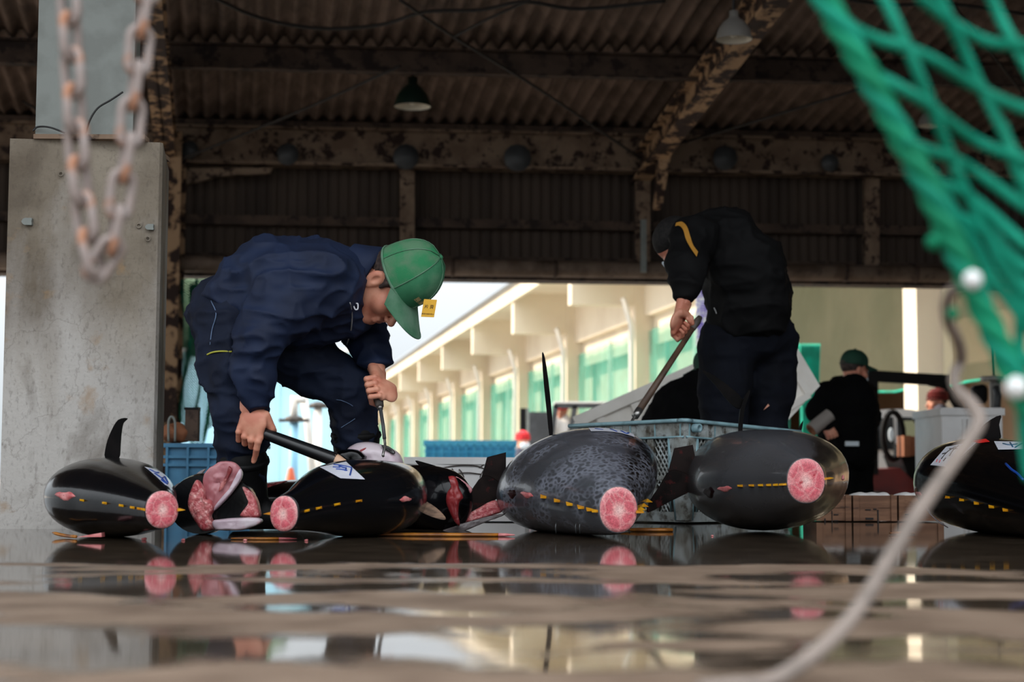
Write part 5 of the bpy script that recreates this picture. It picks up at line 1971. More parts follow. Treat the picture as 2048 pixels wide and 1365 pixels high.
bpy.context.view_layer.update()
def ribbon(o, left, right, m, name, parent, lift=.004):
    a = [on_mesh(o, x, y, lift) for x, y in left]; b_ = [on_mesh(o, x, y, lift) for x, y in right]
    ok = [(p, q) for p, q in zip(a, b_) if p is not None and q is not None]
    if len(ok) < 2: return
    A_, B_ = catmull([p for p, q in ok], 4), catmull([q for p, q in ok], 4)
    rows = [[p.lerp(q, i / 4) + (V(0, -1, 0) * .004) for i in range(5)] for p, q in zip(A_, B_)]
    return MB().grid(rows).build(name, m, parent, True)
ribbon(jo2, [(1350, 453), (1358, 452), (1366, 460), (1372, 480), (1382, 498), (1393, 514)], [(1352, 446), (1364, 444), (1374, 454), (1380, 472), (1386, 490), (1396, 504)], 'gold_stripe', 'gold_stripe', m2, .008)
trace(jo2, [(1428, 616), (1431, 622), (1433, 628)], .003, 'zip_grey', 'pocket_zip', m2)
p = on_mesh(po2, 1535, 812)
if p: MB().prism([p + V(-.018, 0, -.02), p + V(.0, 0, .005), p + V(.018, 0, .022), p + V(.012, 0, .002)], V(0, .006, 0)).build('torn_patch', 'skin', m2)
# his long gaff
gf = thing('gaff_hook', 'long wooden handled gaff held over the crate by the man in black', 'hook', t_b)
MB().tube([t_a - tdir * .03, t_a, t_a + tdir * .05], [.012, .017, .0135], 12).build('butt', 'grip_grey', gf, True)
MB().tube([t_a + tdir * .04, t_a.lerp(t_b, .5), t_a.lerp(t_b, .94)], [.0125, .0135, .0155], 12).build('handle', 'wood_handle', gf, True)
MB().tube([t_a.lerp(t_b, .93), t_b], [.0165, .0155], 12).build('ferrule', 'steel', gf, True)
MB().tube(catmull([t_b, t_b + tdir * .03, t_b + tdir * .06 + V(.02, 0, 0), t_b + tdir * .05 + V(.05, 0, .01)], 4), [.006] * 11 + [.004, .002], 8).build('hook_tip', 'steel', gf, True)

# ---- others, further back
def far_person(label, d, head, face, crown, torso, arms, legs, mats, capm=None, cap_kind='cap', ground=-.5, res=.012, hs=1.0, extra=None):
    """joint lists are (px, py, radius m[, extra depth])"""
    def pt(t): return P(t[0], t[1], d + (t[3] if len(t) > 3 else 0))
    g = P(legs[0][-1][0] if legs else head[0], 1000, d)
    t = thing('person', label, 'person', V(g.x, d, ground))
    fr = frame(face, crown)
    O = P(head[0], head[1], d + (head[2] if len(head) > 2 else 0))
    hs_, HL_ = head_solid(O, fr, hs, pt(torso[0]), .06)
    hm = hs_.mesh(max(res * .55, .006))
    bd = Solid(.05)
    bd.chain([pt(q) for q in torso], [q[2] * .75 for q in torso])
    parts = [hm]
    hands = []
    for a in arms:
        bd.chain([pt(q) for q in a], [q[2] * .6 for q in a])
        e = pt(a[-1]); e0 = pt(a[-2]); dr = (e - e0).normalized()
        hnd, _ = fist(e + dr * .075, dr.cross(V(0, 1, 0)) if abs(dr.y) < .9 else V(1, 0, 0), dr, V(0, -1, 0) if abs(dr.y) < .9 else V(0, 0, 1), .012, 1.05, wrist=e)
        hands.append(hnd.mesh(max(.0045, res * .4)))
    lj = []
    for l in legs:
        q = [pt(x) for x in l]
        q.append(V(q[-1].x, q[-1].y, ground + .1))
        lj.append(q)
        bd.chain(q, [x[2] * .7 for x in l] + [.045])
    v, f = merge([hm, bd.mesh(res * 1.3)] + hands)
    np_obj('body', v, f, 'skin', t)
    jk_ = Solid(.05)
    for o in (-.07, .07):
        jk_.chain([pt(q) + fr[1] * o for q in torso], [q[2] for q in torso])
    for a in arms:
        jk_.chain([pt(q) for q in a], [q[2] for q in a])
    cloth('jacket', jk_, res, mats[0], t, .008, [(1, 7, 8, 11), (.5, 16, 14, 18)], 41)
    if legs:
        tr_ = Solid(.04)
        for l, q in zip(legs, lj):
            tr_.chain(q, [x[2] for x in l] + [l[-1][2] * .85])
        cloth('trousers', tr_, res, mats[1], t, .007, [(1, 7, 8, 9)], 51)
        for q in lj:
            bt = Solid(.02)
            e = q[-1]
            bt.rc(V(e.x, e.y, ground + .14), V(e.x, e.y, ground + .05), .07, .055).rc(V(e.x, e.y, ground + .05), V(e.x + fr[0].x * .16, e.y + fr[0].y * .16, ground + .045), .05, .042)
            v, f = bt.mesh(.012)
            v[:, 2] = np.maximum(v[:, 2], ground + .002)
            np_obj('boot', v, f, 'black_boot', t)
    hh = Solid(.01)
    hh.el(HL_(-.016, 0, .046), (.101 * hs, .081 * hs, .089 * hs), fr)
    hh.el(HL_(.05, 0, -.04), (.085 * hs, .1 * hs, .1 * hs), fr, op='s', k=.01)
    v, f = hh.mesh(max(res * .6, .007))
    np_obj('hair', v, f, 'hair', t)
    if capm:
        c_ = bpy.data.objects.new('cap' if cap_kind == 'cap' else 'beanie', None); COL.objects.link(c_); c_.parent = t
        c_.matrix_parent_inverse = t.matrix_world.inverted()
        bpy.context.view_layer.update()
        if cap_kind == 'cap':
            cap_parts(c_, HL_, hs, capm, capm, capm, base=.045, H=.115, detail=False)
        else:
            rows = []
            for j in range(9):
                t_ = j / 8
                r = (1 - t_ ** 2.6) ** .5
                rows.append([HL_(.112 * r * cos(a) - .01, .094 * r * sin(a), .03 + .13 * t_) for a in [2 * pi * k / 20 for k in range(20)]])
            MB().grid(rows, True).build('knit', capm, c_, True)
            for z in (.035, .07, .1):
                r = (1 - ((z - .03) / .13) ** 2.6) ** .5
                MB().tube([HL_(.115 * r * cos(2 * pi * k / 20) - .01, .097 * r * sin(2 * pi * k / 20), z) for k in range(21)], .012, 6, False).build('knit_band', capm, c_, True)
    return t, fr, HL_

t, fr, HLc = far_person('crouching man in black seen through the legs of the man in black jacket', 9.4, (1426, 748), V(-.5, .6, -.4), V(-.2, 0, 1),
    [(1420, 780, .12), (1392, 824, .2), (1372, 880, .22), (1372, 960, .2)], [[(1372, 810, .1, -.15), (1345, 880, .085, -.2), (1340, 920, .06, -.3)]],
    [[(1385, 960, .12, -.1), (1350, 935, .1, -.3), (1360, 985, .08, -.1)]], ('black_cloth', 'black_cloth'), 'dark_green_cap', ground=-.5, res=.016)
t, fr, HLc = far_person('man in black with dark green cap standing with a pale roll under his arm', 13.0, (1708, 742), V(.86, .42, -.22), V(.1, 0, 1), 
    [(1697, 775, .1), (1694, 805, .19), (1694, 850, .19), (1698, 895, .18)],
    [[(1655, 788, .1, -.05), (1636, 824, .085, -.1), (1652, 852, .07, -.16)], [(1728, 790, .1, .05), (1738, 835, .08, 0), (1722, 873, .06, -.12)]],
    [[(1684, 900, .14), (1680, 985, .11), (1678, 1080, .09)], [(1716, 900, .14, .1), (1716, 985, .11, .1), (1714, 1080, .09, .1)]], ('black_cloth', 'black_cloth'), 'dark_green_cap', res=.014, hs=1.06)
mk = Solid(.01)
mk.el(HLc(.08, 0, -.06), (.04, .06, .045), fr)
v, f = mk.mesh(.008); np_obj('face_mask', v, f, 'mask_white', t)
MB().box(P(1704, 888, 12.72), (.1, .03, .035)).build('phone', 'mask_white', t)
rl = thing('paper_roll', 'pale rolled sheet held under the arm of the man with dark green cap', 'roll', P(1636, 850, 12.8))
MB().tube([P(1622, 861, 12.75), P(1640, 846, 12.78), P(1660, 830, 12.8)], .052, 16, False).build('roll', 'roll_grey', rl, True)
MB().lathe([(.052, 0), (.03, .01), (.028, -.06)], P(1622, 861, 12.75), (P(1622, 861, 12.75) - P(1660, 830, 12.8)), 16).build('roll_end', 'cardboard', rl, True)
t, fr, HLc = far_person('driver in dark jacket and dark red cap at the black framed forklift', 19.2, (1874, 806), V(-.8, -.1, 0), V(0, 0, 1),
    [(1877, 826, .1), (1880, 850, .17), (1882, 890, .18), (1884, 930, .17)], [[(1862, 842, .09, -.15), (1858, 880, .075, -.2), (1848, 905, .06, -.25)]],
    [[(1884, 930, .13), (1862, 940, .11), (1858, 985, .09)]], ('grey_hoodie', 'black_cloth'), 'maroon_cap', 'beanie', res=.022, hs=1.1)
t, fr, HLc = far_person('person in red knit cap and white mask beside the blue tub', 26, (1046, 884), V(.35, -.9, -.1), V(0, 0, 1),
    [(1046, 908, .1), (1045, 930, .2), (1045, 970, .2), (1045, 1000, .18)], [[(1024, 920, .1), (1016, 960, .08), (1020, 985, .06)], [(1066, 920, .1), (1072, 960, .08), (1066, 985, .06)]],
    [[(1036, 1000, .12), (1036, 1020, .1)], [(1056, 1000, .12), (1056, 1020, .1)]], ('grey_hoodie', 'dark_trouser'), 'red_cap', 'beanie', res=.028, hs=1.15)
mk = Solid(.01)
mk.el(HLc(.075, 0, -.06), (.06, .085, .07), fr)
v, f = mk.mesh(.014); np_obj('face_mask', v, f, 'mask_white', t)
t, fr, HLc = far_person('person in white coat and red cap driving the far forklift', 29, (1123, 824), V(-.3, -.9, 0), V(0, 0, 1),
    [(1122, 840, .1), (1122, 858, .17), (1122, 890, .18), (1122, 905, .18)], [[(1108, 852, .08), (1106, 880, .07), (1112, 895, .055)], [(1138, 852, .08), (1142, 880, .07), (1136, 895, .055)]],
    [[(1118, 905, .12), (1112, 915, .1, -.4), (1112, 960, .09, -.4)]], ('white_coat', 'dark_trouser'), 'red_cap', 'beanie', res=.03, hs=1.1)
# ------------------------------------------------------------------ grey plastic fish crate
cr = thing('plastic_crate', 'weathered grey blue plastic lattice crate between the two big grey tunas', 'crate', V(.75, 7.0, 0))
cN, cL, cR = V(.673, 6.5, 0), V(.247, 6.95, 0), V(1.2, 7.0, 0)
cF = cL + cR - cN
cen = (cN + cF) / 2
zt_c = {'N': .402, 'L': .392, 'R': .372, 'F': .37}
def wallfn(a, b, za, zb):
    n = (b - a).cross(V(0, 0, 1)).normalized()
    if n.dot(a - cen) < 0: n = -n
    def fn(u, v, out=0.0):
        top = a.lerp(b, u) + V(0, 0, (za + (zb - za) * u))
        p = top.copy()
        p.z = .006 + (top.z - .006) * v
        inw = (cen - V(p.x, p.y, 0)).normalized() * (.05 * (1 - v))
        return p + inw + n * out
    return fn, n
def quadbox(fn, u0, u1, v0, v1, t, out=0.0, nu=1, bulge=0.0):
    b = MB()
    rows_o, rows_i = [], []
    for v in (v0, v1):
        rows_o.append([fn(u0 + (u1 - u0) * i / nu, v, out) for i in range(nu + 1)])
        rows_i.append([fn(u0 + (u1 - u0) * i / nu, v, out - t) for i in range(nu + 1)])
    n = nu + 1
    vs = rows_o[0] + rows_o[1] + rows_i[0] + rows_i[1]
    fs = []
    for i in range(nu):
        fs += [(i, i + 1, n + i + 1, n + i), (2 * n + i + 1, 2 * n + i, 3 * n + i, 3 * n + i + 1), (n + i, n + i + 1, 3 * n + i + 1, 3 * n + i), (i + 1, i, 2 * n + i, 2 * n + i + 1)]
    fs += [(0, n, 3 * n, 2 * n), (n - 1, 3 * n - 1, 4 * n - 1, 2 * n - 1)]
    b.add(vs, fs)
    return b
for a, b_, za, zb, ribs, seen in ((cN, cL, .402, .392, (.30, .52, .74, .97), True), (cN, cR, .402, .372, (.22, .44, .66, .84, .985), True), (cL, cF, .392, .37, (), False), (cR, cF, .372, .37, (), False)):
    fn, n = wallfn(a, b_, za, zb)
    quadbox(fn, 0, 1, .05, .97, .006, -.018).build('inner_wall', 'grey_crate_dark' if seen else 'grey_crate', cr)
    quadbox(fn, 0, 1, .84, .985, .012, .004).build('rim_band', 'grey_crate', cr)
    quadbox(fn, 0, 1, .0, .1, .014, .0).build('base_band', 'grey_crate', cr)
    MB().tube([fn(i / 8, 1.0, .012) for i in range(9)], .008, 8).build('rim', 'grey_crate_edge', cr, True)
    MB().tube([fn(i / 8, .84, .008) for i in range(9)], .0045, 6).build('rim_ridge', 'grey_crate_edge', cr, True)
    if not seen: continue
    lo_u = .13 if a is cN and b_ is cL else .1
    edges = [lo_u] + list(ribs)
    for r in ribs:
        w = .035
        quadbox(fn, r - w, min(r + w * .4, 1), .1, .84, .016, .006).build('rib', 'grey_crate', cr)
    for k in range(14):
        u = .03 + k / 14
        quadbox(fn, u - .004, u + .004, .85, .97, .01, .008).build('rim_rib', 'grey_crate_edge' if k % 3 == 0 else 'grey_crate', cr)
    L_ = (b_ - a).length
    for i in range(len(edges) - 1):
        u0, u1 = edges[i], edges[i + 1] - .035
        mb = MB()
        hgt = .3
        st = .021
        wu = (u1 - u0) * L_
        kk = int((wu + hgt * .7) / st) + 2
        for sgn in (1, -1):
            for q in range(-kk, kk * 2):
                x0 = q * st
                pts = []
                for j in range(9):
                    vv = j / 8
                    x = x0 + sgn * vv * hgt * .62
                    if 0 <= x <= wu: pts.append(fn(u0 + x / L_, .1 + .74 * vv, -.002))
                if len(pts) > 1: mb.tube(pts, .0034, 4, False)
        tag(mb.build('lattice_panel', 'grey_crate', cr), kind='stuff')
        if i == 0:
            MB().tube([fn(u0, .1, .002), fn(u0, .84, .006)], .004, 6).build('panel_edge', 'grey_crate_edge', cr, True)
        quadbox(fn, u0, u1, .42, .46, .012, .002).build('cross_bar', 'grey_crate', cr)
# rounded corner post
fa, na = wallfn(cN, cL, .402, .392)
fb, nb_ = wallfn(cN, cR, .402, .372)
rows = []
for v in (.02, .3, .6, .84):
    k = .55 + .45 * v
    ring = [fa(.14 * k, v, .006), fa(.07 * k, v, .012), fa(.012, v, .012), fb(.012, v, .012), fb(.05 * k, v, .012), fb(.1 * k, v, .006)]
    rows.append(ring)
MB().grid(rows).build('corner_post', 'grey_crate', cr, True)
for ring_i in (0, 5):
    MB().tube([r[ring_i] for r in rows], .004, 6).build('post_edge', 'grey_crate_edge', cr, True)
for p, n in ((fb(.06, .93, .01), nb_), (fb(.985, .93, .01), nb_)):
    MB().lathe([(.0, 0), (.010, 0), (.010, .03), (.017, .03), (.017, 0)], p, n, 14).build('rope_hole', 'grey_crate_edge', cr, True)
MB().box((cen.x, cen.y, .02), (.5, .5, .03), ((cL - cN).normalized(), (cR - cN).normalized(), V(0, 0, 1))).build('base', 'grey_crate_dark', cr)
MB().tube([fa(.04, 1.0, .012), fa(0, 1.0, .012) + (cN - cen).normalized() * .006, fb(0, 1.0, .012) + (cN - cen).normalized() * .006, fb(.04, 1.0, .012)], .008, 8).build('rim', 'grey_crate_edge', cr, True)
# fish lying in the crate
t = thing('tuna_fin', 'thin dark fin tip poking over the right end of the plastic crate', 'fin', V(1.15, 7.05, .3))
fin([(1590, 872), (1596, 862), (1606, 842), (1604, 858), (1598, 876)], 7.05, 'fin_black', t, 'blade', .01)
MB().tube([P(1592, 868, 7.06), V(1.12, 7.08, .2), V(1.05, 7.1, .1)], [.008, .02, .03], 8).build('stem', 'fin_black', t, True)

# ------------------------------------------------------------------ white tubs and boxes
tw = thing('insulated_tub', 'large white insulated tub tipped up behind the plastic crate', 'tub', P(1320, 1000, 10.4))
e1 = V(cos(radians(24)), 0, sin(radians(24))); e3 = V(0, 1, 0); e2 = V(-sin(radians(24)), 0, cos(radians(24)))
o = P(1150, 845, 10.4)
Lt = 1.28; Ht = .34
b = MB()
c = o + e1 * Lt / 2 - e2 * Ht * .5 + e3 * .32
b.box(c, (Lt, .64, Ht), (e1, e3, e2))
b.build('shell', 'white_tub', tw)
MB().bar(o + e2 * .0 + e3 * .0, o + e1 * Lt + e3 * .0, .06, .07, e2).build('rim', 'white_tub', tw)
for k in (.12, .3, .5, .7, .9):
    p = o + e1 * Lt * k - e3 * .005
    MB().bar(p - e2 * .04, p - e2 * Ht * .95, .05, .05, e1).build('rib', 'white_tub', tw)
for k, z in ((.2, .14), (.16, .24), (.27, .2)):
    p = o + e1 * Lt * k - e2 * z - e3 * .002
    MB().lathe([(.001, .006), (.02, .008), (.026, 0)], p, V(0, -1, 0), 12).build('drain_plug', 'cardboard', tw, True)
MB().bar(V(P(1235, 930, 10.8).x, 10.8, -.5), P(1235, 905, 10.8), .3, .3).build('prop', 'white_tub', tw)
tl = thing('tub_lid', 'white tub lid leaning behind the right leg of the man in black', 'lid', P(1570, 960, 10.2))
ol = [P(1500, 690, 10.3), P(1578, 668, 10.3), P(1640, 772, 10.3), P(1572, 846, 10.25), P(1556, 1175, 10.2), P(1450, 1175, 10.2)]
MB().prism(ol, V(0, .07, 0), .0).build('panel', 'white_tub', tl)
ol2 = [P(1540, 770, 10.26), P(1590, 745, 10.28), P(1618, 790, 10.28), P(1568, 822, 10.25)]
for i in range(4):
    MB().bar(ol2[i], ol2[(i + 1) % 4], .03, .04).build('ridge', 'white_tub', tl)

wb = thing('fish_box', 'white plastic box with marker scribbles behind the headless tuna', 'box', V(-.16, 6.85, 0))
xa, xb = P(815, 1000, 6.68).x, P(1050, 1000, 6.68).x
zb_ = P(900, 916, 6.68).z
ring = []
for x, y in ((xa, 6.68), (xb, 6.68), (xb, 7.08), (xa, 7.08)):
    ring.append((x, y))
MB().prism(catmull([V(xa, 6.68, .004), V((xa + xb) / 2, 6.675, .004), V(xb, 6.68, .004), V(xb + .004, 6.88, .004), V(xb, 7.08, .004), V((xa + xb) / 2, 7.085, .004), V(xa, 7.08, .004), V(xa - .004, 6.88, .004)], 4, True), V(0, 0, zb_ - .03)).build('shell', 'white_plastic', wb, auto=35)
MB().box(((xa + xb) / 2, 6.88, zb_ - .012), (xb - xa + .03, .43, .028)).build('lid', 'white_plastic', wb)
for pts in ([(881, 937), (905, 933), (930, 931), (955, 933), (968, 938)], [(908, 948), (935, 946), (962, 949)], [(918, 939), (924, 946), (928, 956)], [(904, 938), (908, 944)], [(862, 923), (868, 922), (869, 926), (864, 930), (872, 930)], [(958, 936), (968, 930)], [(836, 934), (842, 930)], [(968, 940), (962, 950), (960, 956)]):
    MB().tube(catmull([P(x, y, 6.668) for x, y in pts], 4), .0024, 6).build('marker_line', 'marker', wb, True)

# pale blue tub, back in the yard
def ribbed_tub(label, x0, x1, d, ytop, zb, m, nrib, depth=.8, hr=()):
    a, b_ = P(x0, ytop, d), P(x1, ytop, d)
    t = thing('plastic_tub', label, 'tub', V((a.x + b_.x) / 2, d + depth / 2, zb))
    w = b_.x - a.x
    h = a.z - zb
    cx_ = (a.x + b_.x) / 2
    MB().box((cx_, d + depth / 2, zb + h / 2), (w - .05, depth - .05, h)).build('shell', m, t)
    lip = w * .012 + .008
    MB().box((cx_, d + depth / 2, a.z - h * .03), (w, depth, h * .06)).build('rim', m, t)
    for f_ in hr:
        MB().box((cx_, d + .02, a.z - h * f_), (w - .02, .03, lip)).build('ridge', m, t)
    for i in range(nrib):
        x = a.x + .03 + (w - .06) * i / (nrib - 1)
        MB().box((x, d + .015, zb + h * .48), (w * .012 + .006, .03, h * .95)).build('rib', m, t)
    return t
ribbed_tub('bright blue ribbed tub in the yard beyond the white box', 847, 1034, 20, 881, -.5, 'blue_crate_bright', 12, 1.0, (.12,))
ribbed_tub('dull blue plastic tub behind the knees of the man in navy', 322, 512, 8.3, 887, .003, 'blue_crate', 5, .5, (.2, .32))
# clutter on and behind that tub
t = thing('metal_canister', 'small dark square canister standing on the dull blue tub', 'canister', P(385, 886, 8.5))
zz = P(385, 886, 8.5).z
MB().box(P(385, 850, 8.5), (.065, .06, P(385, 820, 8.5).z - zz)).build('can', 'rusty_dark', t)
MB().box(P(385, 818, 8.5), (.072, .066, .012)).build('lid', 'black_metal', t)
t = thing('rope_sack', 'brown sack on the dull blue tub beside the pillar', 'sack', P(352, 886, 8.5))
s_ = Solid(.03); s_.el(P(350, 866, 8.5), (.075, .07, .05)).el(P(360, 872, 8.52), (.055, .06, .038)).cut(P(350, 886.5, 8.5), (0, 0, -1))
v, f = s_.mesh(.008); np_obj('sack_body', v + vnormals(v, f) * (.006 * vnoise(v * 40, 2))[:, None], f, 'cardboard', t)
MB().tube(catmull([P(337, 884, 8.42), P(337, 845, 8.42), P(343, 834, 8.42), P(350, 845, 8.42), P(350, 884, 8.42)], 5), .006, 8).build('hoop', 'steel_grey', t, True)

# wooden fish boxes on the floor
def wood_box(label, x0, x1, d, marks, group='wooden fish boxes'):
    a, b_ = P(x0, 993, d), P(x1, 993, d)
    h = a.z
    w = b_.x - a.x - .004
    cx_ = (a.x + b_.x) / 2
    t = thing('wooden_box', label, 'box', V(cx_, d + .15, 0), group)
    for k in range(2):
        MB().box((cx_, d, .004 + h * (.25 + .5 * k)), (w, .012, h * .485)).build('plank', 'wood_box', t)
        MB().box((cx_, d + .3, .004 + h * (.25 + .5 * k)), (w, .012, h * .485)).build('plank', 'wood_box', t)
    for x in (-1, 1):
        MB().box((cx_ + x * (w / 2 - .012), d - .01, h / 2 + .004), (.024, .01, h)).build('batten', 'wood_box', t)
        MB().box((cx_ + x * (w / 2 - .006), d + .15, h / 2 + .004), (.012, .29, h * .98)).build('side', 'wood_box', t)
    MB().box((cx_, d + .15, .012), (w - .02, .29, .012)).build('base', 'wood_box', t)
    s_ = Solid(.012)
    for i in range(9):
        s_.el((a.x + .026 + (w - .05) * i / 8, d + .1, h - .004), (.02, .07, .012 + .004 * (i % 3)))
    v, f = s_.mesh(.006); np_obj('ice', v, f, 'white_plastic', t)
    for mk_ in marks:
        x, y, ww, hh = mk_
        p = P(x, y, d - .008)
        MB().box(p, (ww, .004, hh)).build('stencil_mark', 'ink_dark', t)
    return t
wood_box('wooden fish box half hidden by the raised tail tuna', 1630, 1702, 6.95, [(1664, 1034, .003, .05), (1672, 1030, .02, .004), (1650, 1045, .004, .03), (1672, 1042, .018, .004)])
wood_box('wooden fish box with an L shaped stencil, middle of the row', 1704, 1793, 6.95, [(1756, 1035, .005, .06), (1750, 1019, .012, .005), (1736, 1020, .022, .004), (1739, 1038, .032, .008)])
wood_box('wooden fish box nearest the tuna at the right edge', 1795, 1886, 6.95, [(1814, 1030, .016, .006)])

# ------------------------------------------------------------------ vehicles in the yard
def bars(mb, pts, w, h, d):
    for (a, b_) in pts:
        mb.bar(P(a[0], a[1], d), P(b_[0], b_[1], d), w, h)
fk = thing('forklift', 'red forklift with a black overhead guard behind the man in dark green cap', 'forklift', V(P(1790, 1000, 19.6).x, 20.1, -.5))
for name, dd in (('guard_frame', 19.5), ('guard_frame', 20.5)):
    mb = MB()
    bars(mb, [((1733, 752), (1898, 762))], .12, .13, dd)
    bars(mb, [((1744, 748), (1744, 950))], .13, .12, dd)
    p = catmull([P(1858, 762, dd), P(1884, 770, dd), P(1902, 790, dd), P(1918, 815, dd), P(1930, 845, dd), P(1932, 950, dd)], 4)
    mb.tube(p, .06, 8)
    mb.build(name, 'black_metal', fk)
for x in (1760, 1800, 1840, 1880):
    MB().bar(P(x, 753, 19.5), P(x + 2, 753, 20.5), .05, .05).build('guard_bar', 'black_metal', fk)
MB().prism([P(1716, 942, 19.55), P(1800, 936, 19.55), P(1850, 985, 19.55), P(1856, 1040, 19.55), P(1716, 1040, 19.55)], V(0, 1.0, 0)).build('body', 'red_paint', fk)
MB().prism([P(1800, 910, 19.6), P(1926, 905, 19.6), P(1936, 1040, 19.6), P(1850, 1040, 19.6)], V(0, .9, 0)).build('counterweight', 'black_metal', fk)
MB().box(P(1838, 900, 19.9), (.5, .45, .14)).build('seat', 'black_metal', fk)
MB().box(P(1866, 880, 19.95), (.12, .45, .4)).build('seat_back', 'black_metal', fk)
for x, r in ((1752, .26), (1900, .22)):
    c = P(x, 1000, 19.5); c.z = -.5 + r
    for dd in (0, .95):
        MB().lathe([(.05, .1), (r * .6, .1), (r, .08), (r, -.08), (r * .6, -.1), (.05, -.1)], c + V(0, dd, 0), V(0, 1, 0), 20).build('wheel', 'tyre', fk, True)
cw = P(1786, 872, 19.7)
MB().tube([cw + V(.15 * cos(a) * .8, 0, .28 * sin(a)) for a in [2 * pi * k / 20 for k in range(21)]], .035, 8, False).build('steering_wheel', 'black_metal', fk, True)
bxp = thing('carton', 'brown carton standing on the red forklift beside its seat', 'carton', P(1830, 905, 19.5))
MB().box(P(1832, 893, 19.45), (.36, .3, .22)).build('box', 'cardboard', bxp)
MB().box(P(1808, 893, 19.42), (.08, .34, .24)).build('flap', 'cardboard', bxp)
# white car beyond it
cv = thing('car', 'white car seen through the frame of the red forklift', 'car', V(P(1800, 1000, 21.6).x, 22.3, -.5))
prof = catmull([P(1700, 900, 21.6), P(1722, 848, 21.6), P(1745, 824, 21.6), P(1790, 819, 21.6), P(1835, 822, 21.6), P(1862, 842, 21.6), P(1884, 884, 21.6), P(1905, 905, 21.6)], 4)
prof += [P(1908, 1030, 21.6), P(1698, 1030, 21.6)]
MB().prism(prof, V(0, 1.45, 0)).build('shell', 'white_paint', cv, auto=40)
for o_ in ([(1756, 838), (1786, 834), (1790, 900), (1752, 900)], [(1794, 834), (1830, 836), (1850, 860), (1862, 895), (1796, 898)]):
    MB().prism([P(x, y, 21.58) for x, y in o_], V(0, .02, 0)).build('window_pane', 'glass_dark', cv)
MB().prism([P(x, y, 21.565) for x, y in [(1800, 842), (1826, 842), (1842, 868), (1846, 880), (1810, 880)]], V(0, .01, 0)).build('window_sticker', 'glass_cream', cv)
c = P(1783, 870, 21.4)
MB().prism([c + V(.035 * cos(a), 0, .09 * sin(a)) for a in [2 * pi * k / 14 for k in range(14)]], V(0, .03, 0), .1).build('mirror', 'mask_white', cv)
for x in (1735, 1868):
    c = P(x, 1000, 21.6); c.z = -.5 + .28
    MB().lathe([(.05, .05), (.18, .06), (.28, .04), (.28, -.1), (.05, -.1)], c, V(0, -1, 0), 18).build('wheel', 'tyre', cv, True)

wc = thing('insulated_tub', 'white open topped tub behind the tuna at the right edge', 'tub', V(P(1943, 1000, 12.0).x, 12.4, -.5))
xa, xb = P(1883, 816, 12).x, P(2004, 816, 12).x
zt2 = P(1940, 816, 12).z
MB().box(((xa + xb) / 2, 12.4, (zt2 - .5) / 2), (xb - xa, .8, zt2 + .5)).build('shell', 'white_plastic', wc)
MB().box(((xa + xb) / 2, 12.4, zt2 - .03), (xb - xa + .03, .84, .05)).build('rim', 'white_plastic', wc)
for k in (.36, .44, .93):
    MB().box((xa + (xb - xa) * k, 11.99, (zt2 - .5) / 2 - .03), (.02, .03, zt2 + .4)).build('rib', 'white_plastic', wc)

mr_ = thing('wing_mirror', 'black square wing mirror on a stalk above the white tub', 'mirror', P(1960, 815, 17.5))
s_ = Solid(.03); s_.rc(P(1952, 782, 17.5), P(1952, 798, 17.5), .06, .06).rc(P(1964, 780, 17.5), P(1964, 798, 17.5), .06, .06)
v, f = s_.mesh(.012); np_obj('housing', v, f, 'black_metal', mr_)
MB().tube([P(1948, 796, 17.5), P(1935, 806, 17.5), V(P(1932, 806, 17.5).x, 17.5, -.5)], .02, 8).build('stalk', 'black_metal', mr_, True)
hy = thing('water_standpipe', 'grey steel standpipe with a valve at the right edge of the yard', 'pipe', V(P(1990, 1000, 15).x, 15, -.5))
MB().tube([V(P(1990, 700, 15).x, 15, -.5), P(1990, 752, 15)], .05, 10).build('pipe', 'lamp_alu', hy, True)
MB().lathe([(.02, -.02), (.13, -.02), (.13, .02), (.02, .02)], P(1990, 758, 15), UPZ, 16).build('valve_wheel', 'lamp_alu', hy, True)
MB().tube([P(1990, 772, 15), P(1996, 790, 14.9), P(1992, 830, 14.9)], .035, 8).build('outlet', 'dark_grey_metal', hy, True)
MB().tube([P(1987, 690, 15.1), P(1988, 752, 15.1)], .012, 6).build('spindle', 'black_metal', hy)

f2_ = thing('forklift', 'dark grey forklift far across the yard behind the spotted tuna', 'forklift', V(P(1120, 1000, 29).x, 29.5, -.5))
MB().box(P(1046, 870, 28.6), (.1, .12, .9)).build('mast_rail', 'black_metal', f2_)
MB().box(P(1055, 870, 28.6), (.05, .1, .9)).build('mast_rail', 'steel_grey', f2_)
MB().box(P(1078, 872, 28.8), (.34, .5, .8)).build('mast', 'dark_grey_metal', f2_)
MB().box(P(1078, 922, 28.9), (.5, .7, .3)).build('carriage', 'dark_grey_metal', f2_)
for dd in (28.7, 29.7):
    mb = MB()
    bars(mb, [((1108, 812), (1232, 812)), ((1112, 812), (1098, 900)), ((1150, 812), (1136, 900)), ((1228, 812), (1230, 900))], .08, .09, dd)
    mb.build('guard_frame', 'dark_grey_metal', f2_)
MB().box(P(1170, 808, 29.2), (1.1, 1.1, .03)).build('guard_roof', 'white_pipe', f2_)
MB().box(P(1175, 930, 29.2), (1.2, 1.0, .5)).build('body', 'white_paint', f2_)
for x in (1120, 1225):
    c = P(x, 1000, 28.7); c.z = -.5 + .28
    MB().lathe([(.05, .1), (.18, .1), (.28, .08), (.28, -.08), (.05, -.1)], c, V(0, 1, 0), 16).build('wheel', 'tyre', f2_, True)
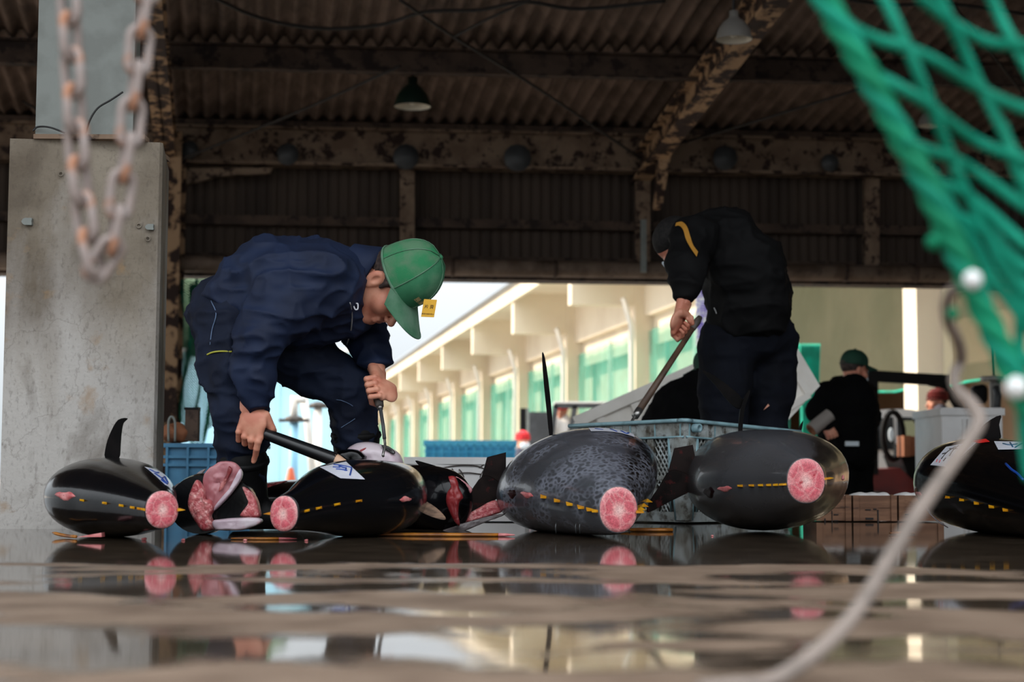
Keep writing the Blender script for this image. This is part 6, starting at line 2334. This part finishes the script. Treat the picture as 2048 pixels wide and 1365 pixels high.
# ------------------------------------------------------------------ foreground: chain, net, rope on a steel rail
DZ = 1.95
rail = thing('steel_rail', 'steel rail on two posts above the foreground, carrying chain and net', 'rail', V(0, DZ, 0))
MB().tube([V(-1.15, DZ, 1.3), V(1.25, DZ, 1.3)], .024, 12).build('bar', 'rusty_beam', rail, True)
for x in (-1.15, 1.25):
    MB().tube([V(x, DZ, 0), V(x, DZ, 1.32)], .028, 12).build('post', 'rusty_beam', rail, True)
MB().tube([V(.3, 1.5, 1.125), V(1.25, 1.5, 1.125)], .02, 12).build('bar', 'rusty_beam', rail, True)
MB().tube([V(1.25, 1.5, 1.125), V(1.25, 1.5, 0)], .024, 12).build('post', 'rusty_beam', rail, True)
MB().tube([V(.32, 1.5, 1.125), V(.32, DZ, 1.3)], .018, 12).build('bracket', 'rusty_beam', rail, True)
ch_t = thing('chain', 'rusty galvanised chain hanging in a loop in front of the concrete pillar', 'chain', P(205, 545, DZ))
path_l = [(126, -1010), (128, -700), (131, -400), (134, -150), (138, 0), (142, 90), (148, 190), (152, 280), (160, 360), (170, 440), (182, 505), (200, 552)]
path_r = [(203, 553), (222, 500), (234, 440), (244, 370), (256, 300), (263, 225), (274, 140), (282, 60), (292, 0), (300, -150), (304, -400), (306, -700), (308, -1010)]
pts = catmull([P(x, y, DZ) for x, y in path_l] + [P(x, y, DZ) for x, y in path_r[1:]], 30)
pitch = .0435
acc, last = 0.0, pts[0]
marks = [pts[0]]
for p in pts[1:]:
    seg = (p - last).length
    while acc + seg >= pitch:
        t_ = (pitch - acc) / seg
        last = last.lerp(p, t_)
        marks.append(last)
        seg = (p - last).length
        acc = 0.0
    acc += seg
    last = p
mb = MB()
hl, hw, wr_ = pitch / 2 + .0005, .0122, .0056
cl = []
for k in range(24):
    a = 2 * pi * k / 24
    x, y = cos(a) * hw, sin(a) * hw
    y += (hl - hw + wr_ * .9) * (1 if y >= 0 else -1)
    cl.append(V(x, 0, y))
mb.tube(cl + [cl[0], cl[1]], wr_, 8, False)
me0 = None
for i in range(len(marks) - 1):
    a, b_ = marks[i], marks[i + 1]
    z = (b_ - a).normalized()
    if me0 is None:
        o = mb.build('link', 'chain_metal', ch_t, True)
        me0 = o
    else:
        o = me0.copy(); COL.objects.link(o); o.parent = ch_t
    y = V(0, 1, 0); x = y.cross(z).normalized(); y = z.cross(x)
    ang = radians(28 + 90 * (i % 2))
    x2 = x * cos(ang) + y * sin(ang); y2 = z.cross(x2)
    M_ = Matrix((x2, y2, z)).transposed().to_4x4()
    M_.translation = (a + b_) / 2
    o.matrix_parent_inverse = ch_t.matrix_world.inverted()
    o.matrix_basis = M_
# net
DN = 1.5
nt2 = thing('fishing_net', 'bright green fishing net hanging with a thick edge rope across the top right', 'net', P(1900, 400, DN))
edge = [(1250, -1150), (1400, -700), (1480, -420), (1560, -200), (1640, -20), (1700, 85), (1752, 180), (1800, 270), (1848, 360), (1890, 450), (1925, 530), (1965, 620), (2005, 705), (2050, 800), (2090, 900), (2110, 1000)]
ep = catmull([P(x, y, DN) for x, y in edge], 6)
for k in range(3):
    mb = MB()
    mb.tube([p + V(.006 * cos(i * .55 + k * 2.1), .006 * sin(i * .55 + k * 2.1), 0) for i, p in enumerate(ep)], .0072, 8)
    mb.build('edge_rope', 'net_green_dark' if k != 1 else 'net_green', nt2, True)
strands = [
    [(1500, -1150), (1600, -500), (1640, -260), (1700, -120), (1770, 0), (1830, 130), (1872, 235), (1915, 345), (1960, 440), (2010, 540), (2070, 640)],
    [(1640, -1150), (1720, -500), (1760, -260), (1880, 0), (1925, 95), (1962, 175), (2005, 260), (2060, 380)],
    [(1780, -1150), (1830, -500), (1880, -260), (1985, 0), (2025, 80), (2070, 160)],
    [(1620, -60), (1690, 40), (1745, 75), (1800, 92), (1870, 122), (1930, 160), (1992, 195), (2060, 222)],
    [(1735, 140), (1790, 170), (1850, 205), (1905, 250), (1965, 288), (2060, 325)],
    [(1720, -1150), (1770, -500), (1800, -260), (1830, -40), (1870, 20), (1930, 62), (1985, 86), (2060, 92)],
    [(1805, 280), (1850, 300), (1905, 318), (1960, 350), (2060, 420)],
    [(1850, 360), (1900, 375), (1955, 405), (2060, 500)],
    [(1880, 430), (1930, 440), (1985, 480), (2060, 545)],
    [(1860, 345), (1905, 420), (1950, 490), (1990, 560), (2060, 660)],
    [(1905, 330), (1950, 420), (1998, 500), (2060, 590)],
    [(1930, 540), (1975, 560), (2020, 600), (2060, 640)],
    [(1950, 420), (1985, 460), (2030, 540), (2060, 600)],
    [(2005, 250), (2030, 330), (2060, 400)],
    [(1985, 690), (2030, 700), (2060, 730)], [(2010, 720), (2040, 780), (2070, 860)], [(2040, 600), (2040, 720), (2046, 860), (2060, 960)],
]
for st in strands:
    p = catmull([P(x, y, DN + .02 + .03 * sin(x * .02)) for x, y in st], 5)
    MB().tube(p, .0056, 7).build('twine', 'net_green', nt2, True)
for x, y, r in ((1868, 484, .008), (1906, 628, .006)):
    MB().lathe([(.001, -r), (r * .8, -r * .6), (r, 0), (r * .8, r * .6), (.001, r)], P(x, y, DN), UPZ, 10).build('knot', 'net_green_dark', nt2, True)
for x, y, r in ((1945, 560, .009), (2032, 776, .0105)):
    MB().lathe([(.001, -r), (r * .8, -r * .6), (r, 0), (r * .8, r * .6), (.001, r)], P(x, y, DN - .02), UPZ, 12).build('float', 'float_white', nt2, True)
ro = thing('rope', 'slack grey rope rising from the floor across the right foreground', 'rope', P(1540, 1360, 1.5))
rp_ = [(1400, 1440, 1.41), (1470, 1405, 1.43), (1545, 1365, 1.47), (1640, 1300, 1.52), (1712, 1225, 1.56), (1775, 1125, 1.62), (1830, 1035, 1.68), (1885, 955, 1.74), (1935, 885, 1.8), (1958, 845, 1.82), (1945, 812, 1.84), (1918, 785, 1.85), (1908, 755, 1.86), (1922, 718, 1.87), (1915, 680, 1.8), (1896, 640, 1.7), (1900, 590, 1.6), (1940, 562, 1.5)]
P3 = []
for x, y, d in rp_:
    p = P(x, y, d); p.z = max(p.z, .008); P3.append(p)
cp = catmull(P3, 6)
MB().tube(cp, [.0078 if i < 66 else .0062 for i in range(len(cp))], 10).build('strand', 'rope_grey', ro, True)
